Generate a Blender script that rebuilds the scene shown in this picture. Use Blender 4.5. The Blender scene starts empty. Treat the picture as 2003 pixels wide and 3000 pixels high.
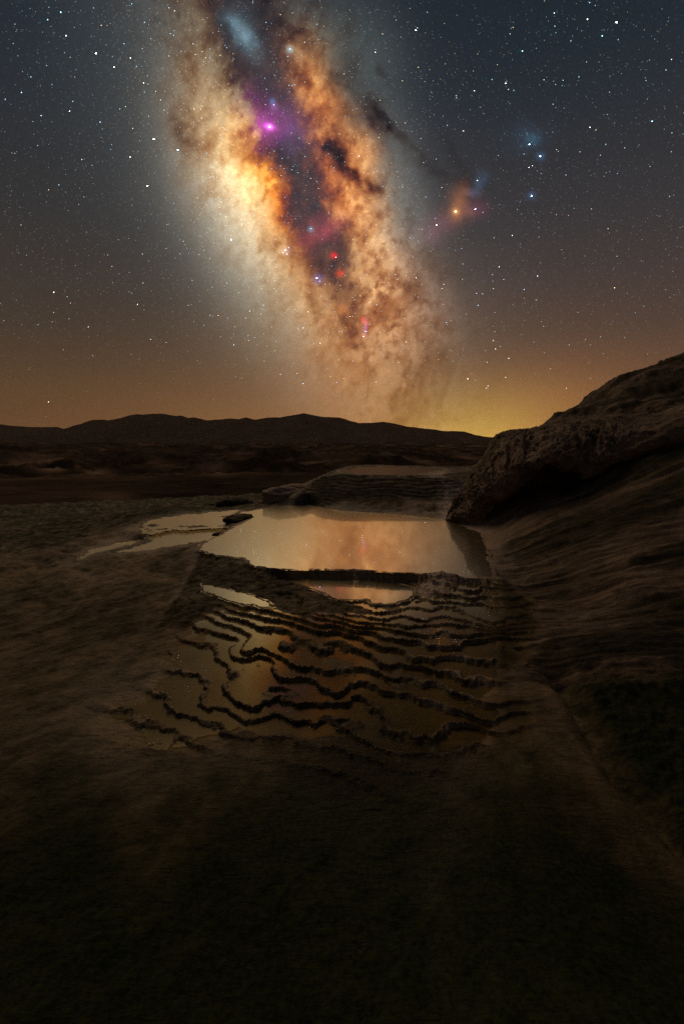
import bpy, bmesh, math, random
import numpy as np
from mathutils import Vector, Matrix

random.seed(4)
rng = np.random.default_rng(4)
scene = bpy.context.scene
COL = scene.collection

# ------------------------------------------------------------------ camera, world, exposure
CAM_Z = 2.0                      # height of the lens above the ground at the tripod
PITCH = math.radians(9.5)
F = 1250.0                        # focal length in pixels of the 2003 x 3000 photograph
cam = bpy.data.cameras.new('camera')
cam.sensor_fit = 'VERTICAL'; cam.sensor_height = 36.0; cam.lens = 36.0 * F / 3000.0
cam.clip_start = 0.02; cam.clip_end = 80000
cam_ob = bpy.data.objects.new('camera', cam); COL.objects.link(cam_ob)
cam_ob.location = (0, 0, CAM_Z); cam_ob.rotation_euler = (math.radians(90) - PITCH, 0, 0)
scene.camera = cam_ob

world = bpy.data.worlds.new('World'); scene.world = world; world.use_nodes = True
world.node_tree.nodes['Background'].inputs[0].default_value = (0.0, 0.0, 0.0, 1)
world.node_tree.nodes['Background'].inputs[1].default_value = 1.0

# added soft lamp that brightens the ground, high in front and to the left
fill_sun = bpy.data.lights.new('fill_sun', 'SUN'); fill_sun.energy = 0.52; fill_sun.angle = math.radians(26); fill_sun.color = (1.0, 0.70, 0.40)
fill_sun_ob = bpy.data.objects.new('fill_sun', fill_sun); COL.objects.link(fill_sun_ob)
SUN_AZ, SUN_EL = math.radians(-24), math.radians(50)
fill_sun_ob.rotation_euler = Vector((-math.sin(SUN_AZ) * math.cos(SUN_EL), -math.cos(SUN_AZ) * math.cos(SUN_EL), -math.sin(SUN_EL))).to_track_quat('-Z', 'Y').to_euler()

vs = scene.view_settings
vs.view_transform = 'Standard'; vs.look = 'None'; vs.gamma = 1; vs.exposure = 0.0; vs.use_curve_mapping = False
cy = scene.cycles
cy.max_bounces = 6; cy.diffuse_bounces = 2; cy.glossy_bounces = 3; cy.transparent_max_bounces = 8
cy.sample_clamp_indirect = 1.5; cy.caustics_reflective = False; cy.caustics_refractive = False
cy.use_denoising = False

SKY_R = 30000.0

# ------------------------------------------------------------------ noise in numpy
def _h(ix, iy, iz, seed):
    n = (ix.astype(np.uint32) * np.uint32(374761393) + iy.astype(np.uint32) * np.uint32(668265263)
         + iz.astype(np.uint32) * np.uint32(2147483647 - 58757) + np.uint32(seed * 974711 + 12345))
    n = (n ^ (n >> np.uint32(13))) * np.uint32(1274126177)
    n = (n ^ (n >> np.uint32(16))) * np.uint32(2246822519)
    n ^= n >> np.uint32(15)
    return (n & np.uint32(0xFFFFFF)).astype(np.float32) * np.float32(2.0 / 0xFFFFFF) - np.float32(1)


def noise2(x, y, seed=0):
    x = np.asarray(x, np.float32); y = np.asarray(y, np.float32)
    fx = np.floor(x); fy = np.floor(y)
    ix = fx.astype(np.int64); iy = fy.astype(np.int64)
    tx = x - fx; ty = y - fy
    tx = tx * tx * tx * (tx * (tx * 6 - 15) + 10); ty = ty * ty * ty * (ty * (ty * 6 - 15) + 10)
    z = np.zeros_like(ix)
    a = _h(ix, iy, z, seed); b = _h(ix + 1, iy, z, seed)
    c = _h(ix, iy + 1, z, seed); d = _h(ix + 1, iy + 1, z, seed)
    p = a + (b - a) * tx
    q = c + (d - c) * tx
    return p + (q - p) * ty


def noise3(x, y, z, seed=0):
    x = np.asarray(x, np.float32); y = np.asarray(y, np.float32); z = np.asarray(z, np.float32)
    fz = np.floor(z); tz = z - fz; iz = fz.astype(np.int64)
    tz = tz * tz * tz * (tz * (tz * 6 - 15) + 10)
    fx = np.floor(x); fy = np.floor(y)
    ix = fx.astype(np.int64); iy = fy.astype(np.int64)
    tx = x - fx; ty = y - fy
    tx = tx * tx * (3 - 2 * tx); ty = ty * ty * (3 - 2 * ty)
    r = []
    for k in (0, 1):
        a = _h(ix, iy, iz + k, seed); b = _h(ix + 1, iy, iz + k, seed)
        c = _h(ix, iy + 1, iz + k, seed); d = _h(ix + 1, iy + 1, iz + k, seed)
        p = a + (b - a) * tx
        r.append(p + ((c + (d - c) * tx) - p) * ty)
    return r[0] + (r[1] - r[0]) * tz


def fbm2(x, y, octs=5, seed=0, gain=0.5, ridged=False):
    s = 0; a = 1.0; t = 0
    for k in range(octs):
        n = noise2(x, y, seed + k)
        if ridged: n = 1 - 2 * np.abs(n)
        s = s + a * n; t += a
        a *= gain
        x, y = 1.62 * x + 1.18 * y + 3.1, -1.18 * x + 1.62 * y + 7.7
    return s / t


def fbm3(x, y, z, octs=4, seed=0, gain=0.5):
    s = 0; a = 1.0; t = 0
    for k in range(octs):
        s = s + a * noise3(x, y, z, seed + k); t += a
        a *= gain; x = x * 2.03 + 1.7; y = y * 2.03 + 9.2; z = z * 2.03 + 4.4
    return s / t


def sstep(a, b, x):
    t = np.clip((x - a) / (b - a), 0, 1)
    return t * t * (3 - 2 * t)


def lin(*c):
    c = np.array(c, np.float32) / 255
    return np.where(c < 0.04045, c / 12.92, ((c + 0.055) / 1.055) ** 2.4).astype(np.float32)


def seg_dist(U, V, pts):
    """distance to a polyline, and the position along it (0..n-1)"""
    best = np.full(U.shape, 1e9, np.float32); par = np.zeros(U.shape, np.float32)
    for k in range(len(pts) - 1):
        ax, ay = pts[k]; bx, by = pts[k + 1]
        dx, dy = bx - ax, by - ay
        t = np.clip(((U - ax) * dx + (V - ay) * dy) / (dx * dx + dy * dy), 0, 1)
        d = np.hypot(U - ax - t * dx, V - ay - t * dy)
        m = d < best
        best = np.where(m, d, best); par = np.where(m, k + t, par)
    return best, par


# ------------------------------------------------------------------ the night sky
def sky_colour(U, V, az, el):
    """radiance of the sky; U, V = tangent-plane coordinates of the direction, az / el in degrees"""
    def blob(u, v, su, sv=None, rot=0.0, UU=None, VV=None, p=1.0):
        UU = U if UU is None else UU; VV = V if VV is None else VV
        sv = sv or su
        c, s = math.cos(math.radians(rot)), math.sin(math.radians(rot))
        x = ((UU - u) * c + (VV - v) * s) / su; y = (-(UU - u) * s + (VV - v) * c) / sv
        return np.exp(-((x * x + y * y) ** p))

    # air glow and the horizon
    es = [-10, 0, 5, 12, 22, 35, 50, 90]
    L = [lin(80, 55, 36), lin(80, 55, 36), lin(80, 60, 43), lin(63, 55, 48), lin(51, 51, 52), lin(34, 42, 51), lin(22, 33, 48), lin(19, 29, 42)]
    R = [lin(100, 65, 43), lin(100, 65, 43), lin(95, 69, 51), lin(72, 60, 55), lin(55, 54, 57), lin(34, 43, 51), lin(20, 32, 42), lin(19, 29, 42)]
    w = sstep(-35, 35, az)
    col = np.zeros(U.shape + (3,), np.float32)
    for c in range(3):
        l = np.interp(el, es, [k[c] for k in L]); r = np.interp(el, es, [k[c] for k in R])
        col[..., c] = l + (r - l) * w
    ep = np.maximum(el, 0)
    front = np.exp(-((az - 5) / 36) ** 2)
    col += (front * np.exp(-ep / 7.8))[..., None] * np.array([0.200, 0.085, 0.018], np.float32)
    g = np.exp(-((az - 17.5) / 8.5) ** 2 - (ep / 5.5) ** 2)
    col += g[..., None] * np.array([0.17, 0.155, 0.020], np.float32)
    col += (np.exp(-((az - 24) / 11) ** 2 - ((ep - 3) / 6) ** 2))[..., None] * np.array([0.080, 0.022, 0.003], np.float32)
    # fractal warp
    w1 = fbm2(U / 170, V / 170, 5, 11); w2 = fbm2(U / 170 + 31, V / 170, 5, 23)
    w3 = fbm2(U / 45, V / 45, 4, 31); w4 = fbm2(U / 45 + 17, V / 45, 4, 37)
    Uw = U + 62 * w1 + 22 * w3; Vw = V + 62 * w2 + 22 * w4
    Us = U + 24 * w1 + 16 * w3; Vs = V + 24 * w2 + 16 * w4
    # along / across the galactic band
    ax = [(420, -900), (560, -80), (640, 250), (760, 560), (930, 860), (1060, 1180), (1130, 1400)]
    vv = np.clip(V, -900, 1400)
    axu = np.interp(vv, [p[1] for p in ax], [p[0] for p in ax])
    d = (U - axu) * 0.90
    low = sstep(1230, 800, V)
    up = sstep(-700, 420, V)
    # starlight
    S = np.zeros(U.shape + (3,), np.float32)
    def add(a, c):
        nonlocal S
        S = S + a[..., None] * np.array(c, np.float32)
    add(np.exp(-(np.abs(d - 20) / 330) ** 2.0) * (0.35 + 0.65 * up) * (0.35 + 0.65 * low), (0.062, 0.066, 0.060))
    add(np.exp(-(np.abs(d - 50) / 205) ** 2.6) * (0.30 + 0.70 * sstep(-200, 560, V)) * (0.4 + 0.6 * low), (0.125, 0.098, 0.068))
    add(blob(695, 560, 105, 250, -26), (0.56, 0.46, 0.31))
    add(blob(725, 525, 55, 130, -26, Us, Vs), (0.44, 0.31, 0.12))
    add(blob(800, 545, 42, 120, -22, Us, Vs), (1.15, 0.52, 0.05)); add(blob(845, 640, 40, 80, -30, Us, Vs), (0.45, 0.19, 0.03))
    add(blob(700, 400, 45, 90, -30, Us, Vs), (0.34, 0.17, 0.05))
    add(blob(650, 600, 140, 250, -26), (0.115, 0.108, 0.090))
    add(blob(610, 320, 70, 170, -14, Us, Vs), (0.17, 0.105, 0.052))
    add(blob(570, 90, 70, 200, -8, Us, Vs), (0.050, 0.034, 0.017))
    add(blob(870, 780, 75, 170, -22, Us, Vs), (0.34, 0.17, 0.060))
    add(blob(780, 850, 120, 210, -28), (0.11, 0.10, 0.07))
    add(blob(1080, 700, 80, 200, -14, Us, Vs), (0.66, 0.38, 0.17))
    add(blob(1175, 590, 80, 270, -12), (0.085, 0.088, 0.080))
    add(blob(1050, 1010, 160, 180, -20, Us, Vs), (0.26, 0.122, 0.058)); add(blob(980, 1000, 330, 150), (0.055, 0.030, 0.010))
    add(blob(1190, 880, 110, 170, -20, Us, Vs), (0.17, 0.080, 0.042))
    add(blob(1060, 150, 110, 150, -10), (0.030, 0.038, 0.033))
    og = 1.5 * blob(925, 310, 66, 135, -16, Us, Vs) + 1.1 * blob(1050, 460, 50, 85, -10, Us, Vs) + 1.0 * blob(1015, 590, 62, 80, 0, Us, Vs)
    add(og, (0.60, 0.27, 0.075))
    add(blob(945, 520, 48, 95, -8, Us, Vs), (0.66, 0.215, 0.035))
    add(blob(920, 150, 75, 110, -10, Us, Vs), (0.10, 0.062, 0.022))
    # dust
    tau = np.zeros(U.shape, np.float32)
    rift = [(660, -300), (700, 0), (750, 110), (772, 210), (800, 310), (846, 400), (874, 480), (893, 560), (895, 640), (935, 690), (968, 770), (1010, 860), (1055, 950)]
    rw = [130, 105, 92, 74, 66, 56, 46, 48, 60, 62, 58, 46, 40]; ra = [1.5, 2.0, 2.3, 2.3, 2.2, 2.5, 2.6, 2.4, 2.2, 1.8, 1.5, 1.0, 0.5]
    rd, rp = seg_dist(Us, Vs, rift)
    wd = np.interp(rp, range(13), rw); am = np.interp(rp, range(13), ra)
    tau += am * np.exp(-(rd / wd) ** 3.0)
    lump = np.clip(0.95 + 1.1 * fbm2(U / 26, V / 26, 4, 661, 0.6), 0.1, 1.9)
    for pts, wdt, a in (([(950, 440), (985, 452), (992, 498), (1040, 525), (1096, 562)], 21, 2.3),
                        ([(965, 450), (985, 475)], 26, 2.0), ([(880, 215), (905, 290), (895, 350)], 18, 0.7),
                        ([(1000, 215), (1060, 290), (1110, 350), (1125, 380)], 24, 0.35), ([(1095, 300), (1090, 350), (1130, 365)], 22, 1.2),
                        ([(1120, 345), (1180, 400), (1260, 490), (1340, 545), (1375, 570)], 16, 0.75),
                        ([(1300, 390), (1325, 440), (1345, 500), (1385, 565)], 16, 0.6), ([(1375, 545), (1400, 575)], 20, 0.7),
                        ([(660, 60), (690, 130), (680, 230)], 26, 1.0), ([(780, 410), (815, 450), (850, 500)], 20, 1.3), ([(1090, 310), (1125, 335), (1128, 362)], 9, 0.9), ([(1125, 205), (1138, 215)], 14, 0.6),
                        ([(870, 620), (900, 700), (850, 730)], 40, 0.9), ([(1080, 770), (1160, 830), (1210, 860)], 30, 0.6),
                        ([(900, 780), (905, 860), (930, 930)], 26, 0.7), ([(1010, 930), (1020, 980), (1050, 1000)], 34, 0.5),
                        ([(540, 130), (560, 260), (540, 400)], 30, 0.55), ([(700, 420), (760, 470)], 26, 0.7),
                        ([(1230, 1040), (1260, 1075)], 14, 0.5), ([(985, 1050), (1010, 1090)], 60, 0.35), ([(560, 380), (580, 420)], 44, 0.7)):
        dd, _ = seg_dist(U + 26 * w1 + 24 * w3, V + 26 * w2 + 24 * w4, pts)
        tau += a * np.exp(-(dd / wdt) ** 2) * lump
    band = np.exp(-(np.abs(d - 70) / 250) ** 2.2)
    # streaks: the noise is stretched along the band
    c, s = math.cos(math.radians(-20)), math.sin(math.radians(-20))
    A = U * c - V * s; B = U * s + V * c
    n1 = fbm2(A / 62 + 0.45 * w1, B / 96 + 0.45 * w2, 7, 51, 0.57)
    n2 = fbm2(A / 150, B / 260 + w1, 5, 71, 0.55)
    n3 = fbm2(A / 21 + 0.3 * w1, B / 27 + 0.3 * w2, 5, 91, 0.58)
    right = sstep(-20, 70, d); inner = np.exp(-(np.abs(d - 60) / 170) ** 2.5)
    tau += band * (0.40 + 0.70 * right) * np.clip(0.34 + 2.5 * n1 + 1.2 * n2, 0, 3.2)
    tau += band * (0.38 + 0.75 * right) * np.clip(n3 * 2.0 + 0.05, 0, 1.6)
    fl = fbm2(A / 34 + 0.8 * w1, B / 60 + 0.8 * w2, 6, 611, 0.62, True)
    fl2 = fbm2(U / 70 + 0.5 * w1, V / 70 + 0.5 * w2, 4, 631)
    tau += band * (0.35 + 0.65 * right) * 1.5 * np.clip(fl - 0.22, 0, 1) * sstep(-0.15, 0.25, fl2)
    bright = band * np.clip(fbm2(A / 15, B / 18, 4, 651, 0.6) * 1.4, -0.4, 0.9)
    tau *= (0.40 + 0.60 * low)
    E = np.exp(-1.12 * tau[..., None] * np.array([0.70, 1.05, 1.40], np.float32))
    S = S * E * (1 + 0.16 * n1[..., None] + 0.22 * bright[..., None]) * (np.array([1.08, 0.98, 0.80], np.float32) * inner[..., None] + (1 - inner[..., None]))
    col = col * np.exp(-0.22 * tau[..., None]) + S
    # a thin bluish veil in the rift
    col += (np.exp(-(rd / 90) ** 2) * sstep(1000, 600, V) * sstep(-200, 300, V))[..., None] * np.array([0.034, 0.031, 0.034], np.float32)
    # emission and reflection nebulae
    def neb(a, c):
        nonlocal col
        col = col + a[..., None] * np.array(c, np.float32)
    tex = np.clip(1 + 0.7 * w3 + 0.5 * n3, 0, 2)
    neb(blob(788, 370, 58, 50, 20, Us, Vs) * tex, (0.17, 0.018, 0.16))
    neb(blob(790, 371, 15, 10, 20, U + 9 * w3, V + 9 * w4) * tex, (0.85, 0.16, 0.80)); neb(blob(790, 371, 5), (1.0, 0.7, 1.0)); neb(blob(775, 378, 38, 26, 20, Us, Vs) * np.clip(fl + 0.3, 0, 1.4), (0.16, 0.012, 0.13))
    neb(blob(802, 312, 11), (0.18, 0.07, 0.22)); neb(blob(798, 297, 8), (0.02, 0.12, 0.25))
    neb(blob(745, 340, 46, 64, 0, Us, Vs) * tex, (0.085, 0.010, 0.060)); neb(blob(840, 330, 50, 60, 0, Us, Vs) * tex, (0.030, 0.008, 0.040))
    neb(blob(860, 400, 55, 45, 20, Us, Vs) * tex, (0.035, 0.020, 0.060))
    neb(blob(715, 110, 22, 58, -35, Us, Vs) * tex, (0.13, 0.22, 0.27)); neb(blob(700, 75, 50, 70, -30, Us, Vs), (0.03, 0.05, 0.055))
    neb(blob(849, 146, 9), (0.12, 0.35, 0.42))
    neb(blob(978, 749, 9, 8) * tex, (0.75, 0.02, 0.03)); neb(blob(996, 801, 10, 9, -30) * tex, (0.75, 0.025, 0.02))
    neb(blob(945, 680, 70, 30, -35, Us, Vs) * tex, (0.17, 0.02, 0.035)); neb(blob(910, 672, 8), (0.05, 0.22, 0.28))
    neb(blob(1066, 940, 6, 11, -25) * tex, (0.45, 0.03, 0.05)); neb(blob(1070, 962, 4, 20, 5), (0.22, 0.12, 0.30)); neb(blob(1075, 950, 16, 22), (0.05, 0.004, 0.008))
    neb(blob(1003, 905, 18, 14), (0.16, 0.05, 0.01)); neb(blob(1070, 960, 70, 60), (0.02, 0.005, 0.006))
    neb(blob(838, 735, 12), (0.18, 0.17, 0.20)); neb(blob(932, 818, 14), (0.06, 0.08, 0.22))
    neb(blob(1338, 600, 26, 46, 8, Us, Vs), (0.23, 0.075, 0.015)); neb(blob(1334, 620, 9), (0.6, 0.28, 0.08))
    neb(blob(1285, 655, 60, 34, -35, Us, Vs), (0.075, 0.018, 0.032)); neb(blob(1395, 612, 32, 26, 0), (0.065, 0.012, 0.028))
    neb(blob(1405, 527, 17, 28, 20, U + 12 * w3, V + 12 * w4) * tex, (0.016, 0.045, 0.085)); neb(blob(1385, 565, 22, 14), (0.05, 0.045, 0.075))
    neb(blob(1550, 408, 26, 22, 0, Us, Vs) * tex, (0.010, 0.045, 0.075)); neb(blob(1545, 404, 60, 45) * tex, (0.004, 0.013, 0.024))
    neb(blob(1583, 458, 12), (0.02, 0.06, 0.12)); neb(blob(1556, 573, 11), (0.02, 0.06, 0.12))
    neb(blob(1000, 690, 420, 520), (0.006, 0.004, 0.006))
    lum = (col @ np.array([0.3, 0.59, 0.11], np.float32))[..., None]
    sat = (1 + 0.14 * np.exp(-(np.abs(d - 50) / 260) ** 2) * (0.4 + 0.6 * low))[..., None]
    col = lum + (col - lum) * sat
    col *= (1 + 0.38 * np.exp(-ep / 4.0))[..., None]       # seen through the haze over the valley
    return np.maximum(col, 0.002).astype(np.float32)

# ------------------------------------------------------------------ pixel <-> place
CP, SP = math.cos(PITCH), math.sin(PITCH)


def ray(px, py):
    """direction of a photograph pixel, scaled so that y (the distance in front) is 1"""
    u, v = np.asarray(px, float) - 1001.5, 1500.0 - np.asarray(py, float)
    y = F * CP + v * SP; z = -F * SP + v * CP
    return u / y, z / y


def at_z(px, py, z):
    """where that ray meets the level z (relative to the lens)"""
    rx, rz = ray(px, py)
    D = z / rz
    return rx * D, D, z + 0 * D


def at_d(px, py, D):
    rx, rz = ray(px, py)
    return rx * D, D + 0 * rx, rz * D


def project(x, y, z):
    d = y * CP - z * SP
    d = np.where(np.abs(d) < 1e-3, 1e-3, d)
    up = y * SP + z * CP
    return 1001.5 + F * x / d, 1500 - F * up / d, d


# ------------------------------------------------------------------ object helpers
def link_mesh(name, V, Fc, mats, attr=None, parent=None, smooth=True):
    V = np.asarray(V, np.float32); Fc = np.asarray(Fc, np.int32)
    me = bpy.data.meshes.new(name)
    n = Fc.shape[1]
    me.vertices.add(len(V)); me.vertices.foreach_set('co', V.ravel())
    me.loops.add(Fc.size); me.loops.foreach_set('vertex_index', Fc.ravel())
    me.polygons.add(len(Fc)); me.polygons.foreach_set('loop_start', np.arange(0, Fc.size, n, dtype=np.int32))
    if smooth: me.polygons.foreach_set('use_smooth', np.ones(len(Fc), bool))
    if attr is not None:
        for an, data in attr.items():
            ca = me.color_attributes.new(an, 'FLOAT_COLOR', 'POINT')
            d4 = np.ones((len(V), 4), np.float32); d4[:, :data.shape[1]] = data
            ca.data.foreach_set('color', d4.ravel())
    me.update(); me.validate()
    me.materials.append(mats)
    o = bpy.data.objects.new(name, me); COL.objects.link(o)
    if parent is not None: o.parent = parent
    return o


def sub_mesh(V, Fc, sel):
    f = Fc[sel]
    used, inv = np.unique(f, return_inverse=True)
    return used, inv.reshape(f.shape).astype(np.int32)


def tag(o, label, cat=None, group=None, kind=None):
    o['label'] = label
    if cat: o['category'] = cat
    if group: o['group'] = group
    if kind: o['kind'] = kind
    return o


def grid_faces(nr, nc, wrap=False):
    i = np.arange(nr - 1)[:, None]; j = np.arange(nc if wrap else nc - 1)[None, :]
    j2 = (j + 1) % nc
    return np.stack([i * nc + j, i * nc + j2, (i + 1) * nc + j2, (i + 1) * nc + j], -1).reshape(-1, 4)


# ------------------------------------------------------------------ node helpers
def new_mat(name):
    m = bpy.data.materials.new(name); m.use_nodes = True
    nt = m.node_tree
    for n in list(nt.nodes): nt.nodes.remove(n)
    out = nt.nodes.new('ShaderNodeOutputMaterial')
    return m, nt, out


class N:
    def __init__(s, nt): s.nt = nt
    def __call__(s, t, inputs=None, **kw):
        n = s.nt.nodes.new('ShaderNode' + t)
        for k, v in kw.items(): setattr(n, k, v)
        for k, v in (inputs or {}).items():
            if isinstance(v, bpy.types.NodeSocket): s.nt.links.new(v, n.inputs[k])
            else: n.inputs[k].default_value = v
        return n
    def noise(s, vec, scale, detail=6, rough=0.6, dist=0.0):
        return s('TexNoise', {'Vector': vec, 'Scale': scale, 'Detail': detail, 'Roughness': rough, 'Distortion': dist}).outputs['Fac']
    def map(s, vec, scale=(1, 1, 1), rot=(0, 0, 0)):
        return s('Mapping', {'Vector': vec, 'Scale': scale, 'Rotation': rot}).outputs[0]
    def ramp(s, fac, stops, interp='LINEAR'):
        n = s('ValToRGB', {'Fac': fac}); r = n.color_ramp; r.interpolation = interp
        while len(r.elements) < len(stops): r.elements.new(0.5)
        for e, (p, c) in zip(r.elements, stops):
            e.position = p; e.color = (c if isinstance(c, tuple) else (c, c, c)) + (1,)
        return n.outputs[0]
    def mix(s, fac, a, b, blend='MIX'):
        n = s('Mix', {'Factor': fac}, data_type='RGBA', blend_type=blend)
        for i, v in ((6, a), (7, b)):
            if isinstance(v, bpy.types.NodeSocket): s.nt.links.new(v, n.inputs[i])
            else: n.inputs[i].default_value = tuple(v) + (1,)
        return n.outputs[2]
    def math(s, op, a, b=0.0, clamp=False):
        return s('Math', {0: a, 1: b}, operation=op, use_clamp=clamp).outputs[0]


def rock_material(name, light, dark, moss=(0.0120, 0.0185, 0.0048), scale=1.0, strata=False, wet_rough=0.30, bump=0.7, pale=(0.40, 0.29, 0.23), spec=0.22, streak=None):
    """travertine crust: zone.r = algae, mossy growth and painted shade, zone.g = wet film, zone.b = pale fresh crust and painted sheen"""
    m, nt, out = new_mat(name); n = N(nt)
    pos = n('NewGeometry').outputs['Position']
    z = n('SeparateColor', {0: n('VertexColor', layer_name='zone').outputs[0]})
    r, g, b = z.outputs[0], z.outputs[1], z.outputs[2]
    big = n.noise(pos, 0.9 * scale, 8, 0.62, 0.6)
    mid = n.noise(pos, 6 * scale, 8, 0.68, 0.3)
    fine = n.noise(pos, 42 * scale, 6, 0.7)
    scal = n.noise(n.map(pos, (9 * scale, 34 * scale, 22 * scale), (0.2, 0.1, 0.5)), 1.0, 5, 0.65, 0.7)
    c = n.mix(n.ramp(big, [(0.36, 0.0), (0.64, 1.0)]), dark, light)
    c = n.mix(n.ramp(mid, [(0.40, 0.0), (0.75, 0.55)]), c, tuple(0.55 * k for k in dark))
    c = n.mix(n.ramp(scal, [(0.52, 0.0), (0.75, 0.5)]), c, tuple(1.25 * k for k in light))
    if strata:
        st = n.noise(n.map(pos, (0.55, 0.9, 26)), 1.0, 6, 0.62, 0.35)
        c = n.mix(n.ramp(st, [(0.40, 0.75), (0.58, 0.0)]), c, tuple(0.30 * k for k in dark))
        c = n.mix(n.ramp(st, [(0.58, 0.0), (0.70, 0.7)]), c, tuple(1.3 * k for k in light))
    if streak:
        sk = n.noise(n.map(pos, streak), 1.0, 6, 0.65, 0.5)
        c = n.mix(n.ramp(sk, [(0.36, 0.75), (0.52, 0.0)]), c, tuple(0.30 * k for k in dark))
        c = n.mix(n.ramp(sk, [(0.56, 0.0), (0.70, 0.7)]), c, tuple(1.45 * k for k in light))
    c = n.mix(n.math('MULTIPLY', b, n.ramp(mid, [(0.30, 0.35), (0.60, 1.0)])), c, pale)
    mm = n.math('ADD', r, n.math('MULTIPLY', n.math('SUBTRACT', mid, 0.5), n.math('MULTIPLY', n.math('MULTIPLY', r, n.math('SUBTRACT', 1.0, r)), 5.0)), True)
    moss_shade_col = n.mix(n.ramp(fine, [(0.35, 0.0), (0.7, 1.0)]), tuple(0.35 * k for k in moss), tuple(2.2 * k for k in moss))
    c = n.mix(mm, c, moss_shade_col)
    h = n.math('ADD', n.math('MULTIPLY', mid, 1.0), n.math('ADD', n.math('MULTIPLY', fine, 0.35), n.math('MULTIPLY', scal, 0.9)))
    bp = n('Bump', {'Strength': bump, 'Distance': 0.03 / scale, 'Height': h}).outputs[0]
    rough = n.mix(g, n.ramp(mid, [(0.3, 0.62), (0.7, 0.85)]), (wet_rough,) * 3)
    sp = n.math('MULTIPLY', n.math('SUBTRACT', 1.0, n.math('MULTIPLY', mm, 0.75)), n.math('ADD', spec, n.math('MULTIPLY', g, 0.35)))
    p = n('BsdfPrincipled', {'Base Color': c, 'Roughness': rough, 'Normal': bp, 'Specular IOR Level': sp})
    nt.links.new(p.outputs[0], out.inputs[0])
    return m


def water_material(name, rough, ripple, tint=(0.97, 0.93, 0.88), body=(0.55, 0.42, 0.22), soft=0.0, softmix=0.62):
    """still mineral water: a mirror at grazing angles, brown and clear when looked into"""
    m, nt, out = new_mat(name); n = N(nt)
    pos = n('NewGeometry').outputs['Position']
    lw = n('LayerWeight', {'Blend': 0.5}).outputs['Facing']
    fac = n.ramp(lw, [(0.0, 0.03), (0.34, 0.06), (0.46, 0.07), (0.55, 0.11), (0.60, 0.24), (0.65, 0.72), (0.70, 0.94), (0.84, 0.97)])
    wave = n.math('ADD', n.noise(pos, 5.0, 2, 0.5), n.math('MULTIPLY', n.noise(pos, 60.0, 2, 0.5), 0.05))
    bp = n('Bump', {'Strength': ripple, 'Distance': 0.02, 'Height': wave}).outputs[0]
    gl = n('BsdfGlossy', {'Color': tint + (1,), 'Roughness': rough, 'Normal': bp})
    if soft:      # the long exposure's blur of the moving film of water over the sharp mirror
        g2 = n('BsdfGlossy', {'Color': tint + (1,), 'Roughness': soft})
        gl = n('MixShader', {0: softmix, 1: gl.outputs[0], 2: g2.outputs[0]})
    tr = n('BsdfTransparent', {'Color': body + (1,)})
    mx = n('MixShader', {0: fac, 1: tr.outputs[0], 2: gl.outputs[0]})
    nt.links.new(mx.outputs[0], out.inputs[0])
    return m


# ------------------------------------------------------------------ sky dome and stars
def soft_tangent(az, el):
    """tangent-plane coordinates, continued linearly beyond 62 degrees from the axis"""
    a, e = np.radians(az), np.radians(el)
    x = np.cos(e) * np.sin(a); y = np.cos(e) * np.cos(a); zz = np.sin(e)
    c = y * CP - zz * SP; up = y * SP + zz * CP
    al = np.arccos(np.clip(c, -1, 1)); s = np.maximum(np.hypot(x, up), 1e-6)
    k = math.radians(62)
    rr = np.where(al < k, np.tan(np.minimum(al, k)), math.tan(k) + (al - k) * 2.5)
    return (1001.5 + F * rr * x / s).astype(np.float32), (1500 - F * rr * up / s).astype(np.float32)


az1 = np.concatenate([np.linspace(-180, -52, 40, endpoint=False), np.linspace(-52, 52, 700, endpoint=False), np.linspace(52, 180, 40, endpoint=False)])
el1 = np.concatenate([np.linspace(-20, -1, 6, endpoint=False), np.linspace(-1, 46, 360, endpoint=False), np.linspace(46, 89.9, 60)])
AZ, EL = np.meshgrid(az1, el1)
SU, SV = soft_tangent(AZ, EL)
sky_rgb = sky_colour(SU, SV, AZ.astype(np.float32), EL.astype(np.float32))
a, e = np.radians(AZ), np.radians(EL)
dome = np.stack([np.cos(e) * np.sin(a), np.cos(e) * np.cos(a), np.sin(e)], -1).reshape(-1, 3) * SKY_R

m_sky, nt, out = new_mat('night sky'); n = N(nt)
vc = n('VertexColor', layer_name='glow').outputs[0]
dirv = n('VectorMath', {0: n('NewGeometry').outputs['Position'], 1: (1 / SKY_R,) * 3}, operation='MULTIPLY').outputs[0]
gr = n.noise(dirv, 420.0, 3, 0.75)
gr = n.ramp(gr, [(0.25, 0.82), (0.5, 0.97), (0.78, 1.32)])
vo = n('TexVoronoi', {'Vector': dirv, 'Scale': 330.0}, feature='F1')
vb = n.math('POWER', n('SeparateColor', {0: vo.outputs['Color']}).outputs[0], 5.0)
dot = n.math('MULTIPLY', n.ramp(vo.outputs['Distance'], [(0.0, 1.0), (0.12, 1.0), (0.28, 0.0)]), vb)
hz = n('MapRange', {0: n('SeparateXYZ', {0: dirv}).outputs[2], 1: 0.03, 2: 0.40, 3: 0.0, 4: 2.4}).outputs[0]
gr = n.math('ADD', gr, n.math('MULTIPLY', dot, hz))
em = n('Emission', {'Color': n.mix(1.0, vc, n('CombineColor', {0: gr, 1: gr, 2: gr}).outputs[0], 'MULTIPLY'), 'Strength': 1.0})
glow = n('AddShader', {0: em.outputs[0], 1: n('BsdfTransparent').outputs[0]})    # glowing air: it stops no light
nt.links.new(glow.outputs[0], out.inputs[0])
m_sky.cycles.emission_sampling = 'NONE'
sky = link_mesh('sky', dome, grid_faces(len(el1), len(az1), True)[:, ::-1], m_sky, {'glow': sky_rgb.reshape(-1, 3)})
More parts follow.
